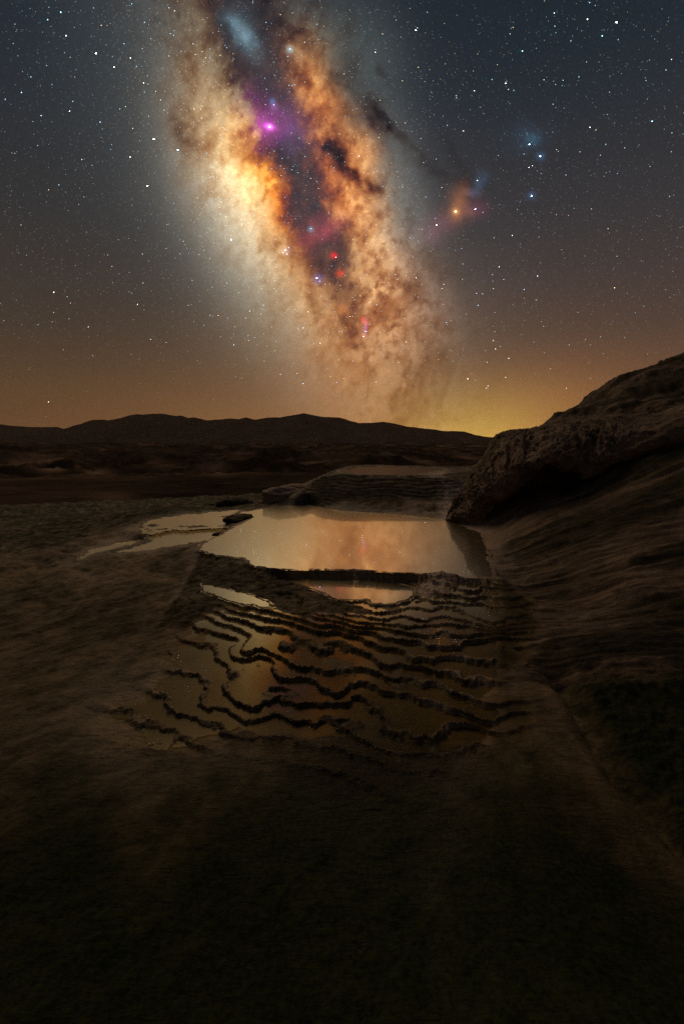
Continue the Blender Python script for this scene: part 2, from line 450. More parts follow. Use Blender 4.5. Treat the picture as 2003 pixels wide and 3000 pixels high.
tag(sky, 'night sky with the bright milky way rising from an orange horizon glow', kind='structure')
sky.location = (0, 0, CAM_Z)


def star_mat(name, strength, sampling):
    m, nt, out = new_mat(name); n = N(nt)
    e = n('Emission', {'Color': n('VertexColor', layer_name='glow').outputs[0], 'Strength': strength})
    nt.links.new(e.outputs[0], out.inputs[0])
    m.cycles.emission_sampling = sampling
    return m


OCT_V = np.array([(1, 0, 0), (-1, 0, 0), (0, 1, 0), (0, -1, 0), (0, 0, 1), (0, 0, -1)], np.float32)
OCT_F = np.array([(0, 2, 4), (2, 1, 4), (1, 3, 4), (3, 0, 4), (2, 0, 5), (1, 2, 5), (3, 1, 5), (0, 3, 5)], np.int32)


def star_mesh(name, dirs, radii, cols, mat, R=SKY_R * 0.93):
    k = len(dirs)
    V = (dirs[:, None, :] * R + OCT_V[None] * (radii[:, None, None] * R)).reshape(-1, 3)
    Fc = (OCT_F[None] + (np.arange(k) * 6)[:, None, None]).reshape(-1, 3)
    o = link_mesh(name, V, Fc, mat, {'glow': np.repeat(cols, 6, 0)}, smooth=False)
    o.location = (0, 0, CAM_Z)
    return o


def px_dir(px, py):
    rx, rz = ray(px, py)
    d = np.stack([rx, np.ones_like(rx), rz], -1)
    return d / np.linalg.norm(d, axis=-1, keepdims=True)


# faint stars over the whole dome, crowded along the galaxy
K = 170000
ea = np.degrees(np.arcsin(rng.uniform(-0.02, 1, K))); aa = rng.uniform(-180, 180, K)
su, sv = soft_tangent(aa, ea)
vvv = np.clip(sv, -900, 1400)
dd = su - np.interp(vvv, [-900, -80, 250, 560, 860, 1180, 1400], [420, 560, 640, 760, 930, 1060, 1130]) - 20
dens = 0.30 + 0.70 * np.exp(-(dd / 330) ** 2)
dens *= sstep(0, 14, ea) * 0.86 + 0.14
dens *= 0.6 + 0.8 * (fbm2(su / 120, sv / 120, 3, 5) + 0.5)
keep = rng.uniform(0, 1, K) < dens
ea, aa = ea[keep], aa[keep]
k = len(ea)
mag = rng.pareto(1.5, k) + 1
mag = np.minimum(mag, 12)
rad = np.radians(0.017 + 0.0062 * np.sqrt(mag))
tt = rng.uniform(0, 1, k)
hue = np.where(tt[:, None] < 0.58, np.array([0.42, 0.74, 1.0]), np.where(tt[:, None] < 0.78, np.array([1.0, 0.96, 0.90]), np.array([1.0, 0.78, 0.42])))
ext = 0.35 + 0.65 * sstep(0, 16, ea)
sc = hue * (0.20 + 0.17 * mag)[:, None] * np.array([1, 1, 1]) * ext[:, None]
warm = (1 - sstep(4, 24, ea))[:, None]
sc = sc * (1 - warm * np.array([0, 0.18, 0.42]))
dirs = np.stack([np.cos(np.radians(ea)) * np.sin(np.radians(aa)), np.cos(np.radians(ea)) * np.cos(np.radians(aa)), np.sin(np.radians(ea))], -1)
st = star_mesh('stars', dirs, rad, sc.astype(np.float32), star_mat('star light', 1.0, 'NONE'))
tag(st, 'countless faint stars scattered over the night sky', kind='stuff')

BLUE, WHITE, GOLD, CYAN = (0.45, 0.68, 1.0), (1.0, 0.97, 0.93), (1.0, 0.62, 0.25), (0.35, 0.80, 1.0)
# brighter stars one by one (photograph pixels at 1568 wide)
bright = [(353, 319, BLUE, 1.25, 'bright blue star at the left fringe of the milky way'),
          (408, 344, BLUE, 1.0, 'blue star just inside the left fringe of the milky way'),
          (338, 426, WHITE, 1.0, 'white star in the dark sky below the bright blue pair'),
          (221, 122, WHITE, 1.0, 'white star in the upper left corner of the dark sky'),
          (530, 549, BLUE, 1.15, 'blue star on the pale glow left of the milky way core'),
          (618, 291, (1.0, 0.85, 1.0), 1.1, 'white star at the heart of the magenta nebula'),
          (1044, 485, GOLD, 1.35, 'orange star in the amber cloud right of the milky way'),
          (1089, 480, BLUE, 0.9, 'blue star just right of the amber cloud'),
          (1000, 516, BLUE, 0.9, 'blue star at the lower end of the reddish veil'),
          (1218, 449, BLUE, 1.25, 'bright blue star lowest of the three in the right sky'),
          (1238, 358, BLUE, 1.1, 'blue star below the small blue nebula'),
          (1213, 331, BLUE, 0.95, 'star inside the small blue nebula on the right'),
          (953, 69, CYAN, 0.95, 'pale blue star near the top edge beside the milky way'),
          (1413, 51, WHITE, 1.0, 'white star in the upper right corner of the sky'),
          (655, 573, WHITE, 1.05, 'brightest star of the white cluster on the milky way'),
          (726, 638, BLUE, 1.0, 'blue star left of the two red nebulae')]
m_bright = star_mat('bright star light', 60.0, 'FRONT')
for (x, y, c, s, lab) in bright:
    d = px_dir(np.array([x * 2003 / 1568.0]), np.array([y * 2003 / 1568.0]))
    o = star_mesh('star', d * 0 + np.array([[0, 0, 0.0]]), np.array([math.radians(0.042 * s)]), np.array([c], np.float32), m_bright, SKY_R * 0.92)
    o.location = tuple(d[0] * SKY_R * 0.92 + np.array([0, 0, CAM_Z]))
    tag(o, lab, 'star', 'bright stars of the night sky', 'thing')
minor = [(299, 360, WHITE), (262, 154, WHITE), (300, 133, WHITE), (50, 212, CYAN), (95, 265, BLUE), (203, 750, WHITE), (112, 922, WHITE),
         (445, 250, GOLD), (648, 580, WHITE), (662, 568, BLUE), (658, 583, WHITE), (713, 524, CYAN), (733, 645, BLUE), (864, 699, BLUE),
         (695, 752, BLUE), (1212, 384, WHITE), (1220, 380, WHITE), (1094, 414, WHITE), (1346, 44, WHITE), (1159, 191, WHITE), (1087, 208, WHITE),
         (1197, 117, CYAN), (1494, 278, CYAN), (1144, 612, WHITE), (1232, 633, WHITE), (1408, 660, GOLD), (1072, 869, WHITE), (1115, 890, WHITE),
         (1298, 890, GOLD), (823, 358, BLUE), (840, 760, BLUE), (833, 772, WHITE), (665, 112, CYAN), (628, 240, BLUE), (1352, 292, WHITE),
         (1201, 664, BLUE), (1174, 540, WHITE), (346, 778, BLUE), (316, 698, BLUE), (536, 791, BLUE), (695, 880, BLUE), (124, 670, WHITE),
         (152, 82, WHITE), (110, 45, CYAN), (140, 28, CYAN), (330, 190, WHITE), (160, 255, WHITE), (230, 280, BLUE), (1380, 82, CYAN), (1270, 30, CYAN),
         (1062, 300, WHITE), (1023, 740, BLUE), (931, 784, GOLD), (770, 590, WHITE), (1166, 822, WHITE), (604, 700, BLUE), (860, 120, WHITE)]
minor += [(float(rng.uniform(380, 1180)), float(rng.uniform(630, 890)), [BLUE, WHITE, WHITE, GOLD][int(rng.integers(4))]) for _ in range(46)]
mp = np.array([(a * 2003 / 1568.0, b * 2003 / 1568.0) for a, b, _ in minor])
mo = star_mesh('star_field', px_dir(mp[:, 0], mp[:, 1]), np.radians(np.concatenate([rng.uniform(0.026, 0.040, len(minor) - 46), rng.uniform(0.016, 0.030, 46)])), np.array([c for _, _, c in minor], np.float32), star_mat('clear star light', 9.0, 'FRONT'))
tag(mo, 'medium bright stars sprinkled between the faint ones', kind='stuff')

# ------------------------------------------------------------------ the ground near the pools
z1 = lambda u, v: (400 + u / 2.613, 1650 + v / 2.613)
z2 = lambda u, v: (1000 + u / 2.613, 1650 + v / 2.613)
z3 = lambda u, v: (200 + u / 2.613, 1430 + v / 2.613)
z4 = lambda u, v: (780 + u / 2.24, 1320 + v / 2.24)

POOL_Z = -1.45
main_pool = [(586, 1611), (612, 1618), (640, 1627), (713, 1633), (736, 1654), (800, 1664), (859, 1667), (1000, 1667), (1077, 1670), (1153, 1676), (1245, 1679),
             (1325, 1684), (1402, 1692), (1444, 1690), (1442, 1664), (1432, 1640), (1420, 1600), (1408, 1562), (1330, 1528), (1240, 1513), (1100, 1503), (1000, 1496), (940, 1488),
             (900, 1479), (847, 1482), (780, 1489), (728, 1499), (700, 1500), (722, 1508), (736, 1520), (706, 1537), (671, 1552), (632, 1577), (602, 1591)]
strip_pool = [z1(*p) for p in [(510, 158), (640, 190), (690, 200), (760, 220), (880, 250), (1010, 310), (1040, 335), (960, 335), (900, 308), (830, 315), (740, 285), (600, 245), (520, 205)]]
mid_pool = [(832, 1700), (897, 1695), (1000, 1699), (1096, 1702), (1172, 1709), (1214, 1723), (1210, 1744), (1184, 1757), (1145, 1769), (1096, 1767), (1076, 1751), (1057, 1755), (1000, 1758), (970, 1750), (928, 1727), (859, 1706)]
left_up = [z3(*p) for p in [(600, 268), (640, 240), (720, 232), (830, 210), (930, 197), (1000, 200), (1100, 183), (1285, 172), (1260, 198), (1225, 215), (1228, 245), (1190, 275), (1222, 300), (1100, 303), (940, 314), (800, 312), (690, 334), (640, 348), (560, 342), (585, 300)]]
left_mid = [z3(*p) for p in [(622, 374), (690, 350), (800, 326), (940, 328), (1100, 316), (1215, 318), (1190, 338), (1130, 375), (1070, 408), (900, 430), (760, 450), (640, 468), (500, 485), (350, 490), (460, 465), (560, 435), (648, 408), (652, 398), (622, 388)]]
left_strip = [z3(*p) for p in [(105, 540), (170, 480), (290, 445), (450, 410), (600, 385), (590, 400), (480, 430), (370, 465), (250, 485), (150, 515)]]
top_basin = [z4(*p) for p in [(480, 132), (600, 116), (750, 110), (950, 112), (1150, 115), (1190, 125), (1020, 150), (900, 160), (700, 158), (560, 142)]]
POOLS = [('main', main_pool, POOL_Z), ('mid', mid_pool, -1.55), ('strip', strip_pool, -1.625), ('left_up', left_up, -1.54), ('left_mid', left_mid, -1.58), ('left_strip', left_strip, -1.64), ('top', top_basin, -0.86)]

def low(z):
    """the lower terraces fall away more gently"""
    return z if z > -1.55 else -1.55 + (z + 1.55) * 0.46


LEVELS = [low(z) for z in (-1.45, -1.475, -1.50, -1.525, -1.55, -1.585, -1.62, -1.65, -1.685, -1.73, -1.79, -1.85, -1.91, -1.965, -2.02, -2.07, -2.11, -2.15, -2.19)]
RIMS = [(-1.475, [z2(*p) for p in [(860, 115), (1060, 130), (1250, 130)]]),
        (-1.50, [z2(*p) for p in [(850, 180), (960, 205), (1040, 200), (1180, 185), (1320, 190)]]),
        (-1.525, [z2(*p) for p in [(830, 240), (900, 240), (1010, 265), (1060, 245), (1180, 265), (1350, 260)]]),
        (-1.55, [(1096, 1767), (1057, 1755), (1000, 1758), (970, 1750), (928, 1727), (859, 1705), (1145, 1769), (1184, 1762), (1210, 1760), (1264, 1762), (1333, 1762), (1360, 1768), (1398, 1766), (1452, 1778), (1530, 1772)]),
        (-1.525, [(832, 1698), (897, 1693), (1000, 1697), (1096, 1700), (1172, 1706), (1225, 1718)]),
        (-1.585, [(1000, 1775), (1100, 1790), (1165, 1790), (1207, 1782), (1260, 1788), (1291, 1778), (1337, 1780), (1364, 1795), (1402, 1811), (1452, 1818), (1545, 1800)]),
        (-1.62, [(950, 1785), (1077, 1811), (1184, 1803), (1241, 1815), (1276, 1807), (1329, 1811), (1364, 1818), (1452, 1834), (1550, 1822)]),
        (-1.65, [(900, 1790), (1065, 1824), (1138, 1828), (1199, 1834), (1230, 1827), (1287, 1828), (1318, 1822), (1367, 1830), (1452, 1843), (1552, 1838)]),
        (-1.685, [(850, 1790), (1038, 1832), (1126, 1838), (1172, 1847), (1230, 1859), (1249, 1860), (1302, 1849), (1318, 1857), (1367, 1859), (1460, 1852), (1552, 1850)]),
        (-1.73, [(800, 1792), (930, 1828), (1020, 1842), (1073, 1847), (1122, 1866), (1184, 1868), (1230, 1880), (1260, 1891), (1302, 1891), (1344, 1889), (1364, 1872), (1413, 1868), (1459, 1864), (1550, 1868)]),
        (-1.79, [(740, 1798), (830, 1815), (900, 1838), (1000, 1850), (1034, 1860), (1077, 1878), (1100, 1882), (1115, 1895), (1153, 1897), (1180, 1908), (1207, 1929), (1237, 1924), (1264, 1931), (1298, 1922), (1344, 1924), (1402, 1931), (1459, 1935), (1545, 1940)]),
        (-1.85, [(640, 1790), (700, 1812), (760, 1837), (783, 1841), (840, 1849), (875, 1880), (943, 1883), (966, 1899), (1000, 1893), (1057, 1903), (1103, 1924), (1111, 1943), (1145, 1947), (1168, 1941), (1214, 1947), (1268, 1960), (1325, 1971), (1364, 1989), (1402, 1983), (1475, 1998), (1560, 2010)]),
        (-1.91, [(585, 1800), (640, 1822), (712, 1845), (735, 1866), (718, 1885), (733, 1906), (786, 1906), (806, 1914), (859, 1937), (909, 1952), (947, 1966), (1000, 1963), (1050, 1958), (1103, 1966), (1142, 1985), (1199, 1987), (1230, 2002), (1276, 2004), (1325, 2023), (1367, 2033), (1480, 2060)]),
        (-1.965, [(700, 1875), (760, 1915), (794, 1925), (802, 1948), (817, 1968), (830, 1985), (913, 1985), (966, 2019), (1000, 2030), (1077, 2005), (1107, 2015), (1153, 2029), (1191, 2033), (1300, 2070), (1420, 2110)]),
        (-2.02, [(530, 1868), (584, 1888), (637, 1918), (668, 1945), (683, 1971), (676, 2014), (699, 2048), (740, 2062), (821, 2010), (840, 2036), (859, 2056), (982, 2060), (1038, 2040), (1080, 2065), (1111, 2102), (1134, 2132), (1300, 2150)]),
        (-2.07, [(480, 1950), (560, 1965), (612, 2010), (600, 2060), (680, 2080), (740, 2110), (800, 2085), (850, 2100), (930, 2120), (985, 2100), (1050, 2150)])]
terrace_area = [(586, 1614), (736, 1660), (859, 1668), (1077, 1671), (1245, 1679), (1444, 1690), (1500, 1720), (1570, 1780), (1568, 1850), (1555, 1960), (1440, 2060), (1340, 2150), (1100, 2230), (860, 2200),
                (700, 2130), (560, 2150), (420, 2130), (410, 2040), (480, 1960), (500, 1880), (560, 1800), (480, 1830), (520, 1740)]

ctl = []
for (_, poly, z) in POOLS:
    pl = np.array(poly + poly[:1])
    for k in range(len(pl) - 1):
        L = np.hypot(*(pl[k + 1] - pl[k])); c = max(1, int(L / 60))
        for q in range(c):
            p = pl[k] + (pl[k + 1] - pl[k]) * q / c
            x, y, zz = at_z(p[0], p[1], z); ctl.append((x, y, zz))
for (z, pl) in RIMS:
    for p in pl: ctl.append(at_z(p[0], p[1], low(z)))
for (px, py, z) in [(1000, 3000, -2.25), (200, 3000, -2.27), (1900, 3000, -2.12), (0, 2600, -2.27), (500, 2600, -2.25), (1000, 2600, -2.22), (1500, 2600, -2.16),
                    (0, 2300, -2.25), (400, 2300, -2.22), (700, 2250, -2.17), (1000, 2250, -2.14), (1300, 2250, -2.10), (1560, 2300, -2.08), (1400, 2130, -2.03),
                    (480, 1900, -2.08), (400, 1950, -2.12), (470, 2080, -2.13), (300, 1850, -2.06), (100, 2050, -2.17), (1500, 2100, -1.98), (1640, 2010, -1.90),
                    (1440, 1640, -1.44), (1475, 1690, -1.435), (620, 2180, -2.14), (860, 2180, -2.12)]:
    ctl.append(at_z(px, py, low(z)))
for (px, py, D) in [(2003, 2600, 1.95), (2003, 2300, 2.45), (1800, 2300, 2.42), (1900, 2450, 2.15), (1720, 2120, 2.85), (1790, 2250, 2.56),
                    (2003, 2050, 3.0), (2003, 1850, 3.5), (2003, 1650, 4.2), (2003, 1500, 5.0), (2003, 1400, 5.6), (2003, 1310, 6.2), (2250, 1500, 4.6), (2250, 1800, 3.4), (2400, 1250, 6.0),
                    (1850, 1990, 3.1), (1850, 1850, 3.45), (1850, 1700, 4.0), (1850, 1560, 4.8), (1850, 1450, 5.6), (1850, 1350, 6.35),
                    (1700, 1900, 3.38), (1700, 1800, 3.85), (1700, 1700, 4.25), (1700, 1560, 5.2), (1700, 1450, 6.2), (1700, 1412, 6.75), (1620, 1780, 3.98), (1600, 1880, 3.52), (1590, 1960, 3.28),
                    (1550, 1700, 4.42), (1550, 1600, 5.25), (1550, 1500, 6.25), (1550, 1450, 6.95), (1450, 1560, 6.35), (1450, 1620, 5.45), (1440, 1510, 7.1), (1500, 1640, 5.0),
                    (1550, 1395, 7.8), (1625, 1380, 7.7), (1480, 1420, 7.9), (1700, 1340, 7.5),
                    # the upper rock
                    (1560, 1290, 8.5), (1700, 1245, 8.2), (1800, 1235, 7.9), (1900, 1225, 7.7), (2003, 1203, 7.5), (2250, 1150, 7.3),
                    (1551, 1267, 8.9), (1605, 1222, 9.5), (1659, 1208, 9.6), (1699, 1188, 9.8), (1762, 1156, 10.0), (1807, 1112, 10.2), (1861, 1089, 10.3), (1928, 1067, 10.5), (2003, 1040, 10.7), (2250, 960, 11),
                    (1800, 1185, 9.0), (1900, 1160, 9.1), (2003, 1120, 9.1), (1700, 1225, 8.8),
                    # the mound with the upper basin
                    (900, 1477, 9.25), (1000, 1440, 9.6), (1200, 1450, 9.3), (1330, 1470, 8.9), (930, 1400, 10.9), (960, 1393, 11.0), (1100, 1391, 11.0), (1250, 1393, 10.9), (1380, 1390, 10.8), (1320, 1430, 9.7), (1100, 1420, 10.0),
                    (1430, 1350, 14.5), (1400, 1372, 12.5), (1300, 1366, 14.5), (1100, 1364, 15.5), (1000, 1370, 14.6), (900, 1440, 10.3), (893, 1450, 9.7), (870, 1462, 11.5), (850, 1440, 16.0),
                    (820, 1455, 17.0), (800, 1474, 11.5), (740, 1478, 12.5), (930, 1405, 13.8), (1480, 1420, 9.8), (1440, 1450, 8.6),
                    # left of the pools
                    (200, 1640, 6.4), (300, 1650, 5.8), (0, 1640, 7.2), (0, 1700, 6.0), (200, 1700, 5.6), (400, 1700, 5.25), (480, 1660, 5.45), (520, 1740, 4.95), (465, 1830, 4.42), (570, 1650, 5.45), (420, 1640, 5.7), (530, 1610, 5.85),
                    (0, 1800, 4.9), (150, 1880, 4.4), (0, 1575, 10.0), (0, 1530, 17.0), (0, 1506, 26), (0, 1488, 42), (220, 1486, 38), (420, 1476, 40), (220, 1500, 24), (420, 1484, 22), (-300, 1500, 40), (200, 1572, 9.0), (250, 1590, 7.8), (350, 1530, 9.6), (430, 1490, 12.5), (560, 1480, 12.5), (650, 1478, 12.5), (150, 1545, 12.0), (330, 1505, 13.0), (-300, 1620, 8.0), (-300, 1800, 4.9)]:
    p = at_d(px, py, D)
    if p[2] < -1.55 and D < 7.5: p = at_z(px, py, low(p[2]))
    ctl.append(p)
for (x, y, z) in [(-3, 25, -4.0), (2, 26, -2.4), (8, 26, -2.3), (16, 24, -1.6), (-5, 52, -8.0), (3, 48, -5.5), (14, 48, -5.2), (30, 45, -4.0),
                  (6, 14, 0.2), (9, 14, 1.2), (13, 13, 2.4), (-22, 12, -5), (-16, 8, -3.2), (10, 8, 1.5), (14, 9, 2.7), (7, 17, -1.2), (5, 13, -0.75)]:
    ctl.append((x, y, z))
ctl = np.array([[float(c) for c in p] for p in ctl])


def lp(x, y):
    return np.stack([np.log(np.hypot(x, y)) * 1.15, np.arctan2(x, y)], -1)


CL = lp(ctl[:, 0], ctl[:, 1])
_, ui = np.unique(np.round(CL, 3), axis=0, return_index=True)
CL = CL[ui]; CZ = ctl[ui, 2]


def tps_kernel(r2):
    return 0.5 * r2 * np.log(np.maximum(r2, 1e-12))


nC = len(CL)
Km = tps_kernel(((CL[:, None] - CL[None]) ** 2).sum(-1)) + np.eye(nC) * 2e-5
Pm = np.concatenate([np.ones((nC, 1)), CL], 1)
A = np.block([[Km, Pm], [Pm.T, np.zeros((3, 3))]])
sol = np.linalg.solve(A, np.concatenate([CZ, np.zeros(3)]))


def base_height(x, y):
    th = np.arctan2(x, y); r = np.hypot(x, y)
    q = np.stack([np.log(np.clip(r, 1.15, 60)) * 1.15, np.clip(th, -0.95, 0.95)], -1)
    res = np.empty(len(q))
    for s in range(0, len(q), 20000):
        b = q[s:s + 20000]
        r2 = ((b ** 2).sum(-1)[:, None] + (CL ** 2).sum(-1)[None] - 2 * b @ CL.T)
        res[s:s + 20000] = tps_kernel(np.maximum(r2, 0)) @ sol[:nC] + sol[nC] + b @ sol[nC + 1:]
    back = sstep(1.0, 2.2, np.abs(th))
    res = res * (1 - back) + back * (-2.3 + 0.05 * np.minimum(r, 60))
    return res


th1 = np.concatenate([np.linspace(-math.pi, -0.86, 26, endpoint=False), np.linspace(-0.86, 0.86, 640, endpoint=False), np.linspace(0.86, math.pi, 26, endpoint=False)])
r1 = np.concatenate([[0.03], np.geomspace(0.3, 1.05, 10, endpoint=False), np.geomspace(1.05, 2.4, 130, endpoint=False), np.geomspace(2.4, 6.2, 300, endpoint=False), np.geomspace(6.2, 16, 190, endpoint=False), np.geomspace(16, 60, 90)])
R, T = np.meshgrid(r1, th1, indexing='ij')
GX = (R * np.sin(T)).ravel(); GY = (R * np.cos(T)).ravel()
H0 = base_height(GX, GY)
rr = np.hypot(GX, GY)
PU, PV, PD = project(GX, GY, H0)
infront = PD > 0.2
PU = np.where(infront, PU, -9999); PV = np.where(infront, PV, 9999)


def poly_sd(poly, px, py, lim=260):
    """signed distance in the plan of the photograph's pixels: negative inside"""
    p = np.array(poly, float)
    out = np.full(len(px), 1e3)
    m = (px > p[:, 0].min() - lim) & (px < p[:, 0].max() + lim) & (py > p[:, 1].min() - lim) & (py < p[:, 1].max() + lim)
    x, y = px[m], py[m]
    inside = np.zeros(len(x), bool); d = np.full(len(x), 1e9)
    for k in range(len(p)):
        ax, ay = p[k]; bx, by = p[(k + 1) % len(p)]
        cond = ((ay > y) != (by > y))
        with np.errstate(divide='ignore', invalid='ignore'):
            inside ^= cond & (x < (bx - ax) * (y - ay) / (by - ay + 1e-12) + ax)
        t = np.clip(((x - ax) * (bx - ax) + (y - ay) * (by - ay)) / ((bx - ax) ** 2 + (by - ay) ** 2 + 1e-9), 0, 1)
        d = np.minimum(d, np.hypot(x - ax - t * (bx - ax), y - ay - t * (by - ay)))
    out[m] = np.where(inside, -d, d)
    return out


# polygons measured in the plan (metres)
def plan(poly, z=None):
    if z is None:
        # follow the base surface: march along each ray
        res = []
        for (px, py) in poly:
            rx, rz = ray(px, py)
            D = np.geomspace(0.8, 40, 300)
            h = base_height(rx * D, D)
            k = np.argmax(rz * D < h)
            res.append((float(rx * D[k]), float(D[k])))
        return res
    return [(float(at_z(px, py, z)[0]), float(at_z(px, py, z)[1])) for px, py in poly]


nz_a = fbm2(GX * 1.3, GY * 1.3, 5, 101)
nz_b = fbm2(GX * 6, GY * 6, 4, 111)
nz_c = fbm2(GX * 22, GY * 22, 3, 121)
sd_terr = poly_sd(plan(terrace_area), GX, GY, 3.0)
Tm = sstep(0.12, -0.12, sd_terr + 0.10 * nz_b + 0.10 * nz_a)
lower = sstep(1980, 2080, PV)
Tm = np.maximum(Tm, lower * sstep(0.55, -0.15, sd_terr + 0.16 * nz_b + 0.25 * nz_a))

# terraces
Hn = H0 + Tm * (0.008 * nz_b + 0.004 * nz_c + 0.008 * nz_a)
lev = np.array(LEVELS)
idx = np.clip(np.searchsorted(-lev, -Hn, side='right') - 1, -1, len(lev) - 1)   # band k: between lev[k] and lev[k+1]
Zt = Hn.copy()
flank = sstep(0.05, -0.05, poly_sd(plan([(586, 1612), (736, 1656), (859, 1700), (970, 1752), (1100, 1800), (900, 1800), (787, 1785), (690, 1765), (600, 1800), (540, 1850), (455, 1850), (520, 1740)]), GX, GY, 2.0) + 0.04 * nz_b)
PU_wet = sstep(1475, 1400, PU + 30 * nz_a) * sstep(0.25, -0.10, fbm2(GX * 2.2, GY * 2.2, 3, 701) - 0.35 + 0.9 * sstep(2120, 2230, PV)) * (1 - flank)
tread = np.zeros(len(Hn)); riser = np.zeros(len(Hn)); crest = np.zeros(len(Hn))
for k in range(len(lev) - 1):
    m = (Hn <= lev[k]) & (Hn > lev[k + 1])
    dz = lev[k] - lev[k + 1]
    t = (Hn[m] - lev[k + 1]) / dz
    wet = PU_wet[m]
    prof = sstep(0.84, 1.0, t) * dz
    lip = 0.010 * np.exp(-((t - 0.03) / 0.07) ** 2) * (0.7 + 0.9 * nz_b[m])
    bed = -0.014 * wet * sstep(0.06, 0.16, t) * (1 - sstep(0.82, 0.90, t))
    Zt[m] = (lev[k + 1] + prof + lip + bed + 0.003 * nz_c[m] * (1 - wet)) * (1 - 0.85 * flank[m]) + 0.85 * flank[m] * Hn[m]
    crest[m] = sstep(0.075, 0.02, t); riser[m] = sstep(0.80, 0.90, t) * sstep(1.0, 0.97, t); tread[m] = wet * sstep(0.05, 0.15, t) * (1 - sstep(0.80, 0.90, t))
GZ = H0 * (1 - Tm) + Zt * Tm
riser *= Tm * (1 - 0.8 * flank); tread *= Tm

# pools: beds below the water, crisp shores
pool_sd = {}
wet_near = np.zeros(len(GX))
for (nm, poly, z) in POOLS:
    pp = plan(poly, z)
    sd = poly_sd(pp, GX, GY, 2.5)
    amp = {'main': 0.05, 'mid': 0.035, 'strip': 0.03, 'top': 0.15}.get(nm, 0.09)
    sd = sd + amp * nz_b * 0.9 + amp * 0.5 * nz_c
    pool_sd[nm] = sd
    depth = {'main': 0.28, 'top': 0.12}.get(nm, 0.05)
    inside = sstep(0.0, -0.5, sd)
    near = sstep(0.10, 0.0, sd)
    bed = z - 0.012 - depth * inside
    if nm in ('left_up', 'left_mid'):      # shallow, with bars of crust that break the surface
        bar = np.maximum(0, fbm2(GX * 1.1 + 3, GY * 3.2, 4, 141, 0.6, True) - (0.34 if nm == 'left_up' else 0.75))
        bed = bed + 0.10 * bar * sstep(0.0, -0.1, sd)
    shore = np.where(sd < 0, bed, GZ)
    blend = sstep(0.05, -0.03, sd)
    GZ = GZ * (1 - blend) + bed * blend
    rim = np.exp(-((sd - 0.03) / 0.05) ** 2) * (1 - blend)
    rw_ = {'main': 0.05, 'mid': 0.03, 'strip': 0.03}.get(nm, 0.10)
    GZ = np.where((sd > 0.0) & (sd < rw_), np.maximum(GZ, z + 0.003 + 0.005 * np.maximum(nz_c, 0)), GZ)
    cap = sd < 0.30                        # nothing in front of a pool may stand above its shore
    if nm in ('mid', 'strip'): GZ = np.where(cap & (sd > 0) & (GY < at_z(1000, {'mid': 1725, 'strip': 1745}[nm], z)[1]), np.minimum(GZ, z + 0.012), GZ)
    wet_near = np.maximum(wet_near, sstep(0.5, 0.05, sd))

# relief outside the terraces and pools
mound_m = sstep(860, 900, PU) * sstep(1440, 1400, PU) * sstep(9.0, 9.4, rr) * sstep(20, 16, rr) * np.minimum(1, np.maximum(0, pool_sd['main']) / 0.15) * np.minimum(1, np.maximum(0, pool_sd['top']) / 0.2)
dry = (1 - Tm) * np.minimum(1, np.maximum(0, np.min([pool_sd[k] for k in pool_sd], axis=0)) / 0.3)
hill_sd = np.where((PU > 1380) & (rr < 30), 1.0, 0.0) * sstep(1390, 1480, PU - 0.0 * PV)
hill_m = hill_sd * sstep(2080, 1960, PV) * dry
strk = fbm2(GX * 0.45 + 0.6 * nz_a, (GY - 0.06 * GX) * 3.6 + 0.35 * nz_a, 5, 151, 0.62)
strk2 = fbm2(GX * 1.3, (GY - 0.06 * GX) * 15 + 0.8 * nz_a, 4, 161, 0.62)
GZ += hill_m * (0.085 * strk + 0.034 * strk2 + 0.005 * nz_b)
crag_m = hill_m * sstep(7.6, 8.4, rr) * sstep(1520, 1560, PU)
crag = fbm2(GX * 0.9 + 2, GY * 0.9, 5, 711, 0.6, True)
stp = (GZ + 0.25 * crag) / 0.42; stf = stp - np.floor(stp)
GZ += crag_m * (0.13 * (crag - 0.2) + 0.42 * 0.22 * (sstep(0.45, 0.95, stf) - stf) + 0.015 * nz_b + 0.09 * fbm2(GX * 0.5 + nz_a * 0.3, (GZ - 0.5 * GX) * 5, 5, 751, 0.6))
lft = dry * (1 - hill_sd)
crust = fbm2((GX + 0.5 * GY) * 5, (GY - 0.3 * GX) * 14, 4, 171, 0.6)
rdg = fbm2(GX * 0.9 + 0.3 * nz_a, (GY + 0.5 * GX) * 1.6, 5, 721, 0.6, True)
flow = fbm2((GX + 0.75 * GY) * 1.1, (GY - 0.75 * GX) * 3.8 + 0.5 * nz_a, 4, 731, 0.6, True)
GZ += lft * (1 - mound_m) * (0.04 * nz_a + 0.010 * nz_b + 0.007 * crust + 0.003 * nz_c + 0.05 * (rdg - 0.2) * sstep(4.0, 7, rr) + 0.024 * (flow - 0.2)) * np.clip(rr / 4, 0.45, 1.3)
far = sstep(11, 30, rr)
GZ += (1 - mound_m) * far * (0.45 * fbm2(GX * 0.22, GY * 0.22, 5, 181, 0.55, True) + 0.15 * nz_a) * sstep(-1, 2, np.where(PU > 900, 4 - rr / 8, 3))
q = GZ / 0.060 + 1.0 * nz_a + 0.3 * nz_b + 1.6 * fbm2(GX * 0.8, GY * 0.1, 3, 741)
fr = q - np.floor(q)
GZ += mound_m * (0.055 * 0.9 * (sstep(0.60, 1.0, fr) - fr) + 0.006 * nz_b)
mound_shade = mound_m * (0.80 + 0.20 * sstep(0.35, 0.75, fr))  # layer lines, plus the shade of the mound's front painted dark
